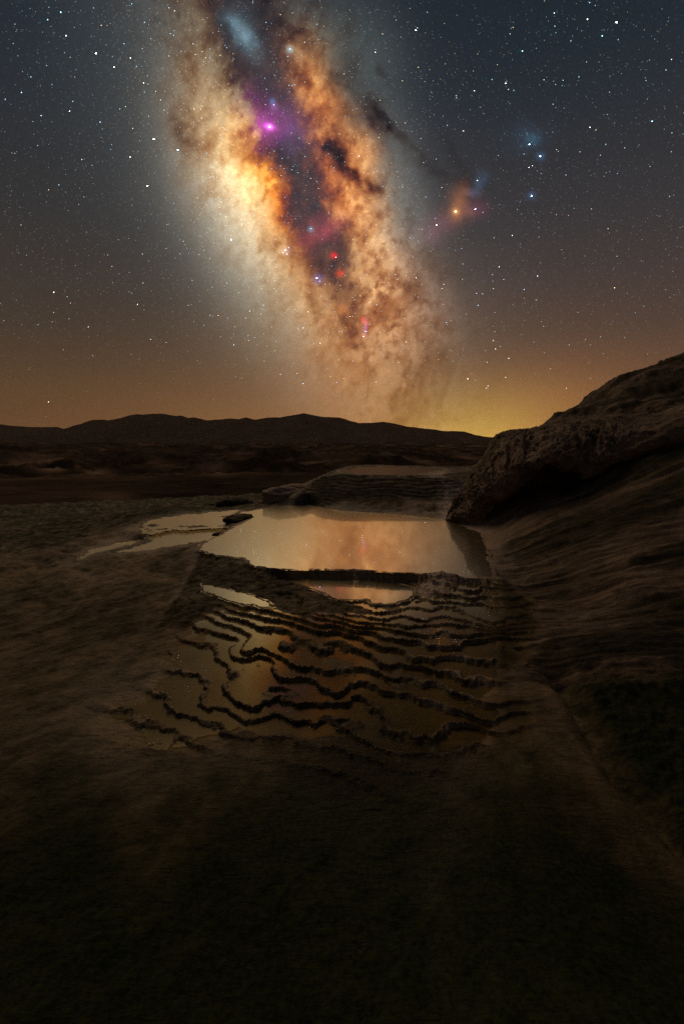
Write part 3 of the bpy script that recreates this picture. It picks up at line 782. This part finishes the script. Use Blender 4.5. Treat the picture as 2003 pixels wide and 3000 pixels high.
GZ += flank * (1 - tread) * np.clip(pool_sd['strip'] / 0.05, 0, 1) * np.clip(pool_sd['mid'] / 0.05, 0, 1) * np.clip(pool_sd['main'] / 0.05, 0, 1) * 0.030 * fbm2(GX * 14, GY * 24, 4, 191, 0.6)
# bushy mossy cushions on the bank at the lower right
bank = sstep(0.25, -0.15, poly_sd(plan([(1630, 1985), (1700, 2090), (1830, 2290), (2003, 2480), (2300, 2800), (2500, 2400), (2300, 2000), (2003, 1960), (1850, 1985), (1740, 1975)]), GX, GY, 2.0) + 0.12 * nz_a)
GZ += bank * (0.05 * fbm2(GX * 5, GY * 5, 4, 201, 0.6) + 0.02 * nz_c + 0.04)
gd, _ = seg_dist(GX.astype(np.float32), GY.astype(np.float32), plan([(1640, 1995), (1700, 2090), (1830, 2290), (2003, 2480)]))
GZ -= 0.10 * np.exp(-(gd / 0.09) ** 2)
GZ = GZ.astype(np.float64)

# zones of the crust: r mossy growth and painted shade, g wet, b pale
PU2, PV2, _ = project(GX, GY, GZ)
front_moss_falloff = sstep(3.45, 1.65, rr - 0.45 * sstep(500, 100, PU) + 0.55 * nz_a + 0.22 * nz_b - 0.35 * sstep(400, 1000, PU) * sstep(1500, 900, PU))  # mossy near ground, with the falloff of light painted in
moss = np.clip(0.97 * front_moss_falloff, 0, 1)
moss = np.maximum(moss, riser * np.clip(0.78 + 0.6 * nz_b + 0.5 * nz_a, 0.2, 1))  # step faces carry dark algae plus shade painted into the colour
moss = np.maximum(moss, 0.80 * Tm * sstep(1430, 1490, PU + 25 * nz_a))
moss = np.maximum(moss, flank * (0.70 + 0.3 * nz_b) * (1 - tread))  # flank rock set darker all over
moss = np.maximum(moss, lft * np.clip(0.50 * sstep(1560, 1760, PV) * sstep(760, 300, PU) + 0.5 * nz_a, 0, 0.72))
moss = np.maximum(moss, mound_shade * np.clip(1.0 + 0.5 * nz_b, 0, 1) * sstep(11.4, 10.8, rr))
moss = np.maximum(moss, bank * 0.95)  # mossy bank, with the lower-right falloff of light painted in too
moss = np.maximum(moss, hill_m * np.clip(0.26 + 1.5 * strk + 0.35 * sstep(1500, 2100, PU), 0, 0.90))  # dark streaks, plus painted falloff of light toward the right
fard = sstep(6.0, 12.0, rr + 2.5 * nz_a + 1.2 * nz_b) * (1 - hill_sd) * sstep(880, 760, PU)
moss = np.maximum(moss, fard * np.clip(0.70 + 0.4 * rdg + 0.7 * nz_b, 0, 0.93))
moss = np.maximum(moss, lft * np.clip(1.2 * (0.25 - rdg), 0, 0.6) * sstep(3.5, 5.5, rr))
moss = np.maximum(moss, np.clip(0.52 * sstep(5.8, 2.9, rr + 0.9 * nz_a + 0.3 * nz_b + 0.5 * sstep(500, 900, PU)) * (1 - Tm) + 0.0, 0, 1))  # the same painted foreground falloff, starting farther out
for nm, zz in (('left_up', -1.54), ('left_mid', -1.58)):
    moss = np.maximum(moss, 0.85 * (pool_sd[nm] < 0.05) * sstep(zz - 0.004, zz + 0.004, GZ))
moss = moss * (1 - 0.8 * sstep(0.1, 0.6, tread) * sstep(2.0, 2.6, rr))
wet = np.clip(np.maximum(0.8 * tread + 0.35 * riser + 0.5 * wet_near, 0.75 * sstep(0.9, 0.0, sd_terr + 0.25 * nz_a) * sstep(1850, 2000, PV) * sstep(1500, 1350, PU)), 0, 1)
shelf = sstep(0.3, -0.3, poly_sd(plan([z4(*p) for p in [(1030, 165), (1150, 135), (1300, 95), (1450, 72), (1500, 120), (1400, 195), (1200, 205), (1050, 190)]]), GX, GY, 4.0) + 0.3 * nz_b)
wet = np.maximum(wet, shelf)
pale = np.clip(hill_m * np.clip(1.6 * strk2 + 0.9 * strk - 0.2, 0, 0.8) + shelf * 0.9 + lft * np.clip(1.6 * nz_a - 0.2, 0, 0.5) * sstep(4.5, 6, rr), 0, 1)  # on the shelf, pale crust with its wet sheen painted in
pale = np.maximum(pale, 0.55 * crest * Tm * np.clip(0.5 + 1.6 * nz_b, 0, 1) * (1 - flank))
patch = sstep(0.10, -0.05, poly_sd(plan([(1226, 1722), (1265, 1694), (1325, 1684), (1322, 1716), (1300, 1738), (1262, 1746), (1228, 1738)]), GX, GY, 1.5) + 0.05 * nz_b)
pale = np.maximum(pale, patch); moss = moss * (1 - patch)
GZ += patch * (0.035 + 0.02 * nz_c)
for (cx, cy_, sx, sy) in ((30, 1545, 60, 16), (60, 1590, 120, 8), (250, 1690, 120, 14), (150, 1650, 80, 8)):
    pale = np.maximum(pale, 0.8 * np.exp(-((PU2 - cx) / sx) ** 2 - ((PV2 - cy_) / sy) ** 2) * (0.7 + 0.6 * nz_b))
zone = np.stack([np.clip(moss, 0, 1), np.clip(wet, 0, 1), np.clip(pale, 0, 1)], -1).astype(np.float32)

GV = np.stack([GX, GY, GZ + CAM_Z], -1)
GF = grid_faces(len(r1), len(th1), True)[:, ::-1]
fc = GF[:, 0]
fTm = (Tm[GF].mean(1) > 0.5)
fmain = pool_sd['main'][GF].mean(1)
fhill = (PU[fc] > 1400) & (hill_sd[fc] > 0.5) & (rr[fc] > 2.0) & ~fTm & (PV[fc] < 2000) & (PU[fc] < 4000)
fup = fhill & (rr[fc] > 8.0) & (PU[fc] > 1500) & (rr[fc] < 24)
fmound = (PU[fc] > 862) & (PU[fc] < 1500) & (rr[fc] > 8.6) & (rr[fc] < 17) & (pool_sd['main'][fc] > 0) & ~fup
fhill &= ~fup & ~fmound
fbank = (bank[fc] > 0.5) & ~fhill & ~fTm
part_id = np.zeros(len(GF), int)
part_id[fTm] = 1; part_id[fhill] = 2; part_id[fup] = 3; part_id[fmound] = 4; part_id[fbank] = 5

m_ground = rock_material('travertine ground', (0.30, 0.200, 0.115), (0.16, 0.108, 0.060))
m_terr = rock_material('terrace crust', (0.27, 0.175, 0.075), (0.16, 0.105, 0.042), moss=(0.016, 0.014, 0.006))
m_hill = rock_material('banded hillside travertine', (0.25, 0.165, 0.105), (0.12, 0.08, 0.048), moss=(0.022, 0.021, 0.010), streak=(0.55, 17.0, 3.0))
m_mound = rock_material('layered mound travertine', (0.23, 0.16, 0.095), (0.10, 0.068, 0.040), strata=True, moss=(0.012, 0.010, 0.0055))


def piece(name, sel, mat, label, parent=None):
    used, f = sub_mesh(GV, GF, sel)
    o = link_mesh(name, GV[used], f, mat, {'zone': zone[used]}, parent)
    if label: tag(o, label, kind='structure')
    return o


piece('ground', part_id == 0, m_ground, 'dark travertine ground with mossy, painted-in light falloff in the foreground and pale crust beside the pools')
piece('hillside', part_id == 2, m_hill, 'smooth banded travertine slope right of the pool')
piece('upper_hillside', part_id == 3, m_hill, 'rounded streaked rock shoulder against the sky above the cave ledge')
piece('mound', part_id == 4, m_mound, 'dark layered mound behind the large pool with a shallow basin on top')
piece('bank', part_id == 5, m_ground, 'dark mossy bank at the lower right beyond a narrow gully')
band = np.full(len(GF), -1)
hb = Hn[GF].mean(1)
for k in range(len(lev) - 1): band[(hb <= lev[k]) & (hb > lev[k + 1])] = k
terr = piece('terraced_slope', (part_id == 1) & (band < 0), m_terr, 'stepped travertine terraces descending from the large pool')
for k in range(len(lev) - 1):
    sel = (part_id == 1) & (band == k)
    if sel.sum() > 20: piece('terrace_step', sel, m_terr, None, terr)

# ------------------------------------------------------------------ water
m_still = water_material('still pool water', 0.050, 0.006, soft=0.26, softmix=0.55, tint=(1.0, 0.92, 0.68))
m_dull = water_material('dull basin water', 0.30, 0.02, tint=(0.17, 0.155, 0.15), body=(0.5, 0.45, 0.4))
m_shal = water_material('shallow terrace water', 0.085, 0.006, soft=0.25, softmix=0.30, tint=(0.90, 0.80, 0.54), body=(0.66, 0.58, 0.30))


def sheet(sel_v, z, mat, label, thick=None):
    sel = sel_v[GF].any(1)
    if sel.sum() < 12: return
    used, f = sub_mesh(GV, GF, sel)
    V = GV[used].copy(); V[:, 2] = z + CAM_Z
    o = link_mesh('pool_water', V, f, mat)
    tag(o, label, kind='structure')


for nm, lab in (('main', 'large mirror pool of still water reflecting the glowing sky'), ('mid', 'crescent pool just below the rim of the large pool'), ('strip', 'narrow dim pool on the dark flank below the large pool'),
                ('left_up', 'thin sheet of water over crust bars left of the large pool'), ('left_mid', 'pale shallow pool beside the dark rocky spur'),
                ('left_strip', 'slender sliver of water at the outer left end of the pools'), ('top', 'grey basin of water on top of the layered mound')):
    z = dict((a, c) for a, b, c in POOLS)[nm]
    sheet((pool_sd[nm] < 0.03) & (GZ < z + 0.05), z, m_dull if nm == 'top' else m_still if nm in ('main', 'mid', 'left_up', 'left_mid', 'left_strip') else m_shal, lab)
step_names = ['topmost', 'second', 'third', 'fourth', 'fifth', 'sixth', 'seventh', 'eighth', 'ninth', 'tenth', 'eleventh', 'twelfth', 'thirteenth', 'fourteenth', 'fifteenth', 'sixteenth', 'seventeenth', 'lowest']
for k in range(len(lev) - 1):
    zw = lev[k + 1] - 0.001
    m = (flank < 0.5) & (Hn <= lev[k]) & (Hn > lev[k + 1]) & (Tm > 0.8) & (tread > 0.05) & (GZ < zw + 0.004) & (pool_sd['strip'] > 0.02) & (pool_sd['mid'] > 0.02)
    lab = step_names[k] + ' terrace step of shallow brown water below the large pool'
    sheet(m, zw, m_shal, lab)

# ------------------------------------------------------------------ valley and mountains
vt = np.linspace(-1.15, 1.15, 520); vr = np.geomspace(46, 9000, 330)
VR, VT = np.meshgrid(vr, vt, indexing='ij')
VX = (VR * np.sin(VT)).ravel(); VY = (VR * np.cos(VT)).ravel(); VRf = VR.ravel(); VTf = VT.ravel()
edge = base_height(50 * np.sin(VTf), 50 * np.cos(VTf)) - 1.2
w = sstep(40, 520, VRf)
n1 = fbm2(VX / 210, VY / 210, 6, 301, 0.52, True); n2 = fbm2(VX / 60, VY / 60, 5, 311, 0.55, True); n3 = fbm2(VX / 900, VY / 900, 4, 321)
hills = 26 * (n1 + 0.05) * sstep(110, 600, VRf) + 7.0 * n2 * sstep(60, 240, VRf) * sstep(3500, 900, VRf) + 10 * n3 * sstep(500, 2000, VRf)
hills *= 1 - 0.55 * sstep(0.05, 0.4, VTf)
hills += 1.6 * fbm2(VX / 13, VY / 13, 5, 351, 0.6, True) * sstep(46, 70, VRf) * sstep(400, 200, VRf)
VZ = edge * (1 - w) + (-42 + 5 * sstep(300, 3000, VRf)) * w + hills * (0.25 + 0.75 * w)
vu, vv_, _ = project(VX, VY, VZ)
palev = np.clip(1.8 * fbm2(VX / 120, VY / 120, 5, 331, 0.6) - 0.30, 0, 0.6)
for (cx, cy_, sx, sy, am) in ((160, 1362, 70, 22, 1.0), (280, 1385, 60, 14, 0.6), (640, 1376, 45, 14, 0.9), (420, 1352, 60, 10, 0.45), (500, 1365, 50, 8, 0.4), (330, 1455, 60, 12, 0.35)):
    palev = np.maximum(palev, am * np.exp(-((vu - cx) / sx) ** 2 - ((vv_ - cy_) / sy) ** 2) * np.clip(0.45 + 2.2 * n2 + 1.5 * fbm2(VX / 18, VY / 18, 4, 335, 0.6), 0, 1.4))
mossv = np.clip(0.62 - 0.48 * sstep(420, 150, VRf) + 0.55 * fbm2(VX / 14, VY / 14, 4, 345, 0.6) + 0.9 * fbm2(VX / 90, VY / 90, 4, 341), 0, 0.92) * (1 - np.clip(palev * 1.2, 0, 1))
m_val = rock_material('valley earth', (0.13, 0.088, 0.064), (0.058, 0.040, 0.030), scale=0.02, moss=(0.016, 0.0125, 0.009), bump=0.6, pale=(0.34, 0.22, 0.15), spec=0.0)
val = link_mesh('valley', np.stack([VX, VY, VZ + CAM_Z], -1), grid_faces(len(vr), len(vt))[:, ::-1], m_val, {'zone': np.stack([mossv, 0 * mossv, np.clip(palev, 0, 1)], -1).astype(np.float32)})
tag(val, 'dark eroded badlands valley beyond the springs', kind='structure')

sil = [(-900, 1250), (-400, 1235), (-150, 1236), (0, 1242), (45, 1247), (89, 1251), (143, 1251), (165, 1258), (179, 1257), (210, 1249), (232, 1238), (259, 1230), (286, 1229), (308, 1232), (339, 1226), (371, 1218), (397, 1213), (420, 1215), (446, 1212), (478, 1211),
       (504, 1216), (527, 1219), (536, 1217), (556, 1224), (571, 1222), (598, 1231), (625, 1230), (670, 1226), (700, 1228), (720, 1223), (745, 1230), (780, 1223), (818, 1223), (840, 1219), (888, 1211), (921, 1217), (943, 1221), (997, 1223), (1024, 1233), (1051, 1239),
       (1084, 1239), (1122, 1236), (1154, 1240), (1192, 1249), (1225, 1253), (1257, 1256), (1300, 1262), (1365, 1264), (1393, 1273), (1420, 1279), (1463, 1282), (1600, 1286), (2003, 1286), (2900, 1284)]
RD = 7000.0
sx, sz = [], []
for (px, py) in sil:
    x, y, z = at_d(px, py, RD); sx.append(float(x)); sz.append(float(z))
mx = np.linspace(sx[0], sx[-1], 900); mt = np.linspace(-1, 1, 90)
MT, MX = np.meshgrid(mt, mx, indexing='ij')
top = np.interp(MX, sx, sz) + 5 * fbm2(MX / 90, MX * 0, 4, 401)
spur = fbm2(MX / 420, MT * 2.2, 6, 411, 0.55, True)
prof = np.where(MT < 0, 1 - np.abs(MT) ** 0.85, 1 - MT ** 0.9)
ridge_off = 260 * fbm2(MX / 900, MX * 0 + 3, 3, 421)
MY = RD + MT * 1900 + ridge_off * (1 - np.abs(MT))
MZ = -60 + (top + 60) * prof * (1 + 0.30 * spur * (1 - prof) * 1.6)
MZ = np.minimum(MZ * (RD / np.maximum(MY, 10)) ** 0 , np.where(MY < RD, 1e9, 1e9))
lim = top * MY / RD
MZ = np.where(np.abs(MT) < 0.03, lim, np.minimum(MZ, lim - 2))
zn = np.stack([np.clip(0.45 + 0.5 * spur, 0, 1), 0 * spur, 0 * spur], -1).reshape(-1, 3).astype(np.float32)
m_mtn = rock_material('mountain rock', (0.10, 0.074, 0.066), (0.07, 0.052, 0.046), scale=0.004, moss=(0.04, 0.026, 0.022), bump=0.3, spec=0.0)
mtn = link_mesh('mountains', np.stack([MX, MY, MZ + CAM_Z], -1).reshape(-1, 3), grid_faces(len(mt), len(mx)), m_mtn, {'zone': zn})
tag(mtn, 'long dark mountain range along the horizon', kind='structure')

# ------------------------------------------------------------------ haze over the valley
m_haze, nt, out = new_mat('haze'); n = N(nt)
nt.links.new(n('VolumePrincipled', {'Color': (0.80, 0.72, 0.66, 1), 'Density': 1.5e-5, 'Anisotropy': 0.0}).outputs[0], out.inputs['Volume'])
hx, hy0, hy1, hz0, hz1 = 19000.0, -300.0, 11000.0, -180.0, 620.0
HV = [(sx_ * hx, yy, zz) for zz in (hz0, hz1) for yy in (hy0, hy1) for sx_ in (-1, 1)]
haze = link_mesh('haze', np.array(HV), np.array([(0, 2, 3, 1), (4, 5, 7, 6), (0, 1, 5, 4), (2, 6, 7, 3), (0, 4, 6, 2), (1, 3, 7, 5)]), m_haze, smooth=False)
tag(haze, 'thin warm night haze over the valley and the mountains', kind='stuff')

# ------------------------------------------------------------------ the rock ledge with the cave
#          x    sil   lip   base  lipD  over
ST = [(1306, 1516, 1524, 1530, 7.75, 0.0), (1325, 1490, 1520, 1537, 7.55, 0.0), (1352, 1452, 1512, 1545, 7.35, 0.0), (1381, 1424, 1496, 1552, 7.10, 0.05), (1408, 1379, 1474, 1548, 6.95, 0.15), (1440, 1334, 1460, 1512, 6.80, 0.4),
      (1477, 1282, 1458, 1478, 6.65, 0.7), (1515, 1273, 1430, 1460, 6.55, 1.0), (1550, 1272, 1398, 1446, 6.50, 1.0), (1590, 1262, 1366, 1436, 6.45, 1.0), (1625, 1256, 1364, 1430, 6.42, 1.0), (1655, 1251, 1376, 1426, 6.40, 1.0),
      (1690, 1247, 1382, 1418, 6.38, 0.9), (1712, 1245, 1400, 1414, 6.36, 0.7), (1748, 1240, 1386, 1400, 6.32, 0.6), (1784, 1236, 1362, 1384, 6.30, 0.5), (1850, 1228, 1338, 1360, 6.30, 0.2), (2003, 1200, 1275, 1310, 6.25, 0.0), (2300, 1120, 1200, 1230, 6.2, 0.0)]
rows = []
for (x, s, l, b, D, ov) in ST:
    hgt = l - s
    P = []
    P.append(at_d(x + 6, b + 60, D + 0.25 + 0.5 * ov))                       # buried foot
    P.append(at_d(x + 4, b + 4 - 0.35 * ov * (b - l), D + 0.06 + 0.75 * ov)) # back of the hollow
    P.append(at_d(x + 2, l - 4 * ov + (1 - ov) * 0.5 * (b - l), D + 0.03 + 0.34 * ov))
    P.append(at_d(x, l, D))
    P.append(at_d(x, l - 0.30 * hgt, D - 0.05 + 0.10 * (1 - ov)))
    P.append(at_d(x, l - 0.68 * hgt, D + 0.28))
    P.append(at_d(x, s, D + 0.95 * min(1, hgt / 90)))
    q = at_d(x, s, D + 0.95 * min(1, hgt / 90)); w_ = min(1, hgt / 90)
    P.append((q[0] + 0.05, q[1] + 0.7 * w_ + 0.05, q[2] - 0.12))
    P.append((q[0] + 0.1, q[1] + 1.2 * w_ + 0.1, min(q[2] - 0.8, -1.2)))
    rows.append([[float(c) for c in p] for p in P])
rows = np.array(rows)                                                         # station x profile x 3


def resample(A, n, axis=0):
    """Catmull-Rom resampling along an axis by chord length"""
    A = np.moveaxis(A, axis, 0)
    k = len(A)
    c = np.concatenate([[0], np.cumsum(np.linalg.norm(np.diff(A, axis=0), axis=-1).reshape(k - 1, -1).mean(1) + 1e-4)])
    t = np.linspace(0, c[-1], n); i = np.clip(np.searchsorted(c, t, side='right') - 1, 0, k - 2)
    f = ((t - c[i]) / (c[i + 1] - c[i])).reshape((-1,) + (1,) * (A.ndim - 1))
    p0, p1, p2, p3 = A[np.maximum(i - 1, 0)], A[i], A[i + 1], A[np.minimum(i + 2, k - 1)]
    m1 = 0.5 * (p2 - p0); m2 = 0.5 * (p3 - p1)
    r = (2 * f ** 3 - 3 * f ** 2 + 1) * p1 + (f ** 3 - 2 * f ** 2 + f) * m1 + (-2 * f ** 3 + 3 * f ** 2) * p2 + (f ** 3 - f ** 2) * m2
    return np.moveaxis(r, 0, axis)


NS, NT_ = 420, 190
Ld = resample(resample(rows, NS, 0), NT_, 1)
du = np.gradient(Ld, axis=0); dv = np.gradient(Ld, axis=1)
nr = np.cross(du, dv); nr /= np.maximum(np.linalg.norm(nr, axis=-1, keepdims=True), 1e-9)
mid = Ld[NS // 2, NT_ // 2]
if nr[NS // 2, NT_ // 2][1] > 0: nr = -nr
x, y, z = [Ld[..., k].ravel() for k in range(3)]
lump = fbm3(x * 2.6, y * 2.6, z * 2.6, 4, 501); knob = fbm3(x * 11, y * 11, z * 11, 4, 511, 0.6); pit = fbm3(x * 34, y * 34, z * 34, 3, 521)
sidx = np.repeat(np.arange(NS), NT_) / NS
lipz = np.exp(-((np.tile(np.arange(NT_), NS) / NT_ - 0.40) / 0.16) ** 2)
strk_l = fbm3(x * 1.2, y * 3, z * 9 - x * 2.5, 4, 531)
knobby = 1 - 0.75 * sstep(0.50, 0.72, sidx)
dsp = 0.08 * lump + (0.058 * (1 - np.abs(knob) * 2.2) + 0.024 * pit) * knobby * (0.45 + 0.8 * lipz) + 0.05 * strk_l
taper = np.minimum(1, sidx / 0.05)
V = Ld.reshape(-1, 3) + nr.reshape(-1, 3) * (dsp * (0.3 + 0.7 * taper))[:, None]
# drips hanging from the lip
drip = np.maximum(0, noise2(np.repeat(np.arange(NS), NT_) / 7.0, np.zeros(NS * NT_), 541)) ** 1.5
V[:, 2] -= 0.16 * drip * np.exp(-((np.tile(np.arange(NT_), NS) / NT_ - 0.33) / 0.055) ** 2) * sstep(0.12, 0.25, sidx) * sstep(0.62, 0.5, sidx)
mossl = np.clip(0.30 + 0.9 * lump - 0.9 * knob, 0, 0.75) * (0.5 + 0.5 * lipz)
pall = np.clip(1.2 * pit + 0.9 * knob + 0.1, 0, 0.75) * knobby * (1 - mossl)
m_ledge = rock_material('knobbly ledge travertine', (0.27, 0.18, 0.125), (0.14, 0.092, 0.060), moss=(0.030, 0.027, 0.014), bump=0.7)
V[:, 2] += CAM_Z
ledge = link_mesh('rock_ledge', V, grid_faces(NS, NT_), m_ledge, {'zone': np.stack([mossl, 0 * mossl, pall], -1).astype(np.float32)})
tag(ledge, 'knobbly overhanging travertine ledge with a dark hollow beneath it, right of the pool', 'rock ledge')


def stalactite(px, py, length, width, seed):
    D = float(np.interp(px, [s_[0] for s_ in ST], [s_[4] for s_ in ST])) + 0.03
    k, m_ = 16, 10
    tt, ph = np.meshgrid(np.linspace(0, 1, k), np.arange(m_) * 2 * math.pi / m_, indexing='ij')
    w_ = width * (1 - tt) ** 0.75 * (1 + 0.25 * np.sin(tt * 9 + seed)) + 0.004
    P = np.stack([w_ * np.cos(ph), w_ * np.sin(ph), 0.06 - tt * length], -1).reshape(-1, 3)
    P += (0.25 * width * fbm3(P[:, 0] * 30 + seed, P[:, 1] * 30, P[:, 2] * 20, 3, seed))[:, None] * np.array([1, 1, 0.4])
    x, y, z = at_d(px, py, D)
    P += np.array([float(x), float(y), float(z) + CAM_Z])
    nm = fbm3(P[:, 0] * 14, P[:, 1] * 14, P[:, 2] * 14, 3, 77)
    zn = np.stack([np.clip(0.3 + nm, 0, 1), 0 * nm, np.clip(0.2 + nm, 0, 1)], -1).astype(np.float32)
    link_mesh('stalactite', P, grid_faces(k, m_, True), m_ledge, {'zone': zn}, ledge)


for i, (px, py, ln, wd) in enumerate([(1427, 1446, 0.12, 0.045), (1446, 1442, 0.08, 0.035), (1477, 1444, 0.17, 0.060), (1503, 1424, 0.08, 0.04), (1571, 1366, 0.17, 0.035), (1556, 1380, 0.09, 0.05),
                                      (1640, 1364, 0.08, 0.04), (1665, 1372, 0.10, 0.05), (1704, 1382, 0.17, 0.055), (1735, 1384, 0.09, 0.05)]):
    stalactite(px, py, ln, wd, i + 3)


# ------------------------------------------------------------------ loose rocks
def rock(px, py, D, size, label, seed, mat, sink=0.3, rot=0.0, amp=0.28, mossv=0.1, palev=0.2):
    bm = bmesh.new(); bmesh.ops.create_icosphere(bm, subdivisions=5, radius=1.0)
    P = np.array([v.co[:] for v in bm.verts]); Fc = np.array([[v.index for v in f.verts] for f in bm.faces]); bm.free()
    s = np.sign(P) * np.abs(P) ** 0.85
    d = 1 + amp * fbm3(P[:, 0] * 1.3 + seed, P[:, 1] * 1.3, P[:, 2] * 1.3, 4, seed) + 0.10 * fbm3(P[:, 0] * 5, P[:, 1] * 5, P[:, 2] * 12, 4, seed + 9)
    P = s * d[:, None] * np.array(size)
    c, sn = math.cos(rot), math.sin(rot)
    P = np.stack([P[:, 0] * c - P[:, 1] * sn, P[:, 0] * sn + P[:, 1] * c, P[:, 2]], -1)
    nm = fbm3(P[:, 0] * 8, P[:, 1] * 8, P[:, 2] * 8, 3, seed + 20)
    zn = np.stack([np.clip(mossv + 0.5 * nm, 0, 1), 0 * nm, np.clip(palev + 0.5 * nm, 0, 1)], -1).astype(np.float32)
    o = link_mesh('rock', P, Fc, mat, {'zone': zn})
    x, y, z = at_d(px, py, D)
    o.location = (float(x), float(y), float(z) + CAM_Z + size[2] * (0.5 - sink))
    return tag(o, label, 'rock')


rock(838, 1468, 10.0, (0.62, 0.35, 0.26), 'low pinkish rock at the far shore between pool and dark mound', 3, m_ledge, 0.30, 0.1, palev=0.5)
rock(862, 1448, 10.9, (0.55, 0.4, 0.22), 'rounded pink rock behind the far shore, higher of the two beside the mound', 7, m_ledge, 0.3, 0.2, palev=0.45)
rock(690, 1486, 11.4, (0.55, 0.3, 0.20), 'dark lump of rock beyond the shallow pools, near the rocky spur', 12, m_mound, 0.35, 0.0, mossv=0.8, palev=0)
rock(640, 1487, 12.0, (0.38, 0.25, 0.13), 'small dark lump of rock at the far end of the shallow pools', 15, m_mound, 0.35, 0.0, mossv=0.8, palev=0)
rock(742, 1482, 12.0, (0.42, 0.3, 0.12), 'flat dark rock by the far left corner of the large pool', 16, m_mound, 0.35, 0.0, mossv=0.7, palev=0)
rock(700, 1522, 8.0, (0.24, 0.30, 0.075), 'dark crusty rock forming the spur between the two pools', 18, m_mound, 0.4, -0.5, mossv=0.8, palev=0.1)
rock(648, 1564, 6.7, (0.055, 0.16, 0.03), 'thin dark crust ridge running from the spur to the pool corner', 21, m_mound, 0.4, -0.7, mossv=0.8, palev=0)
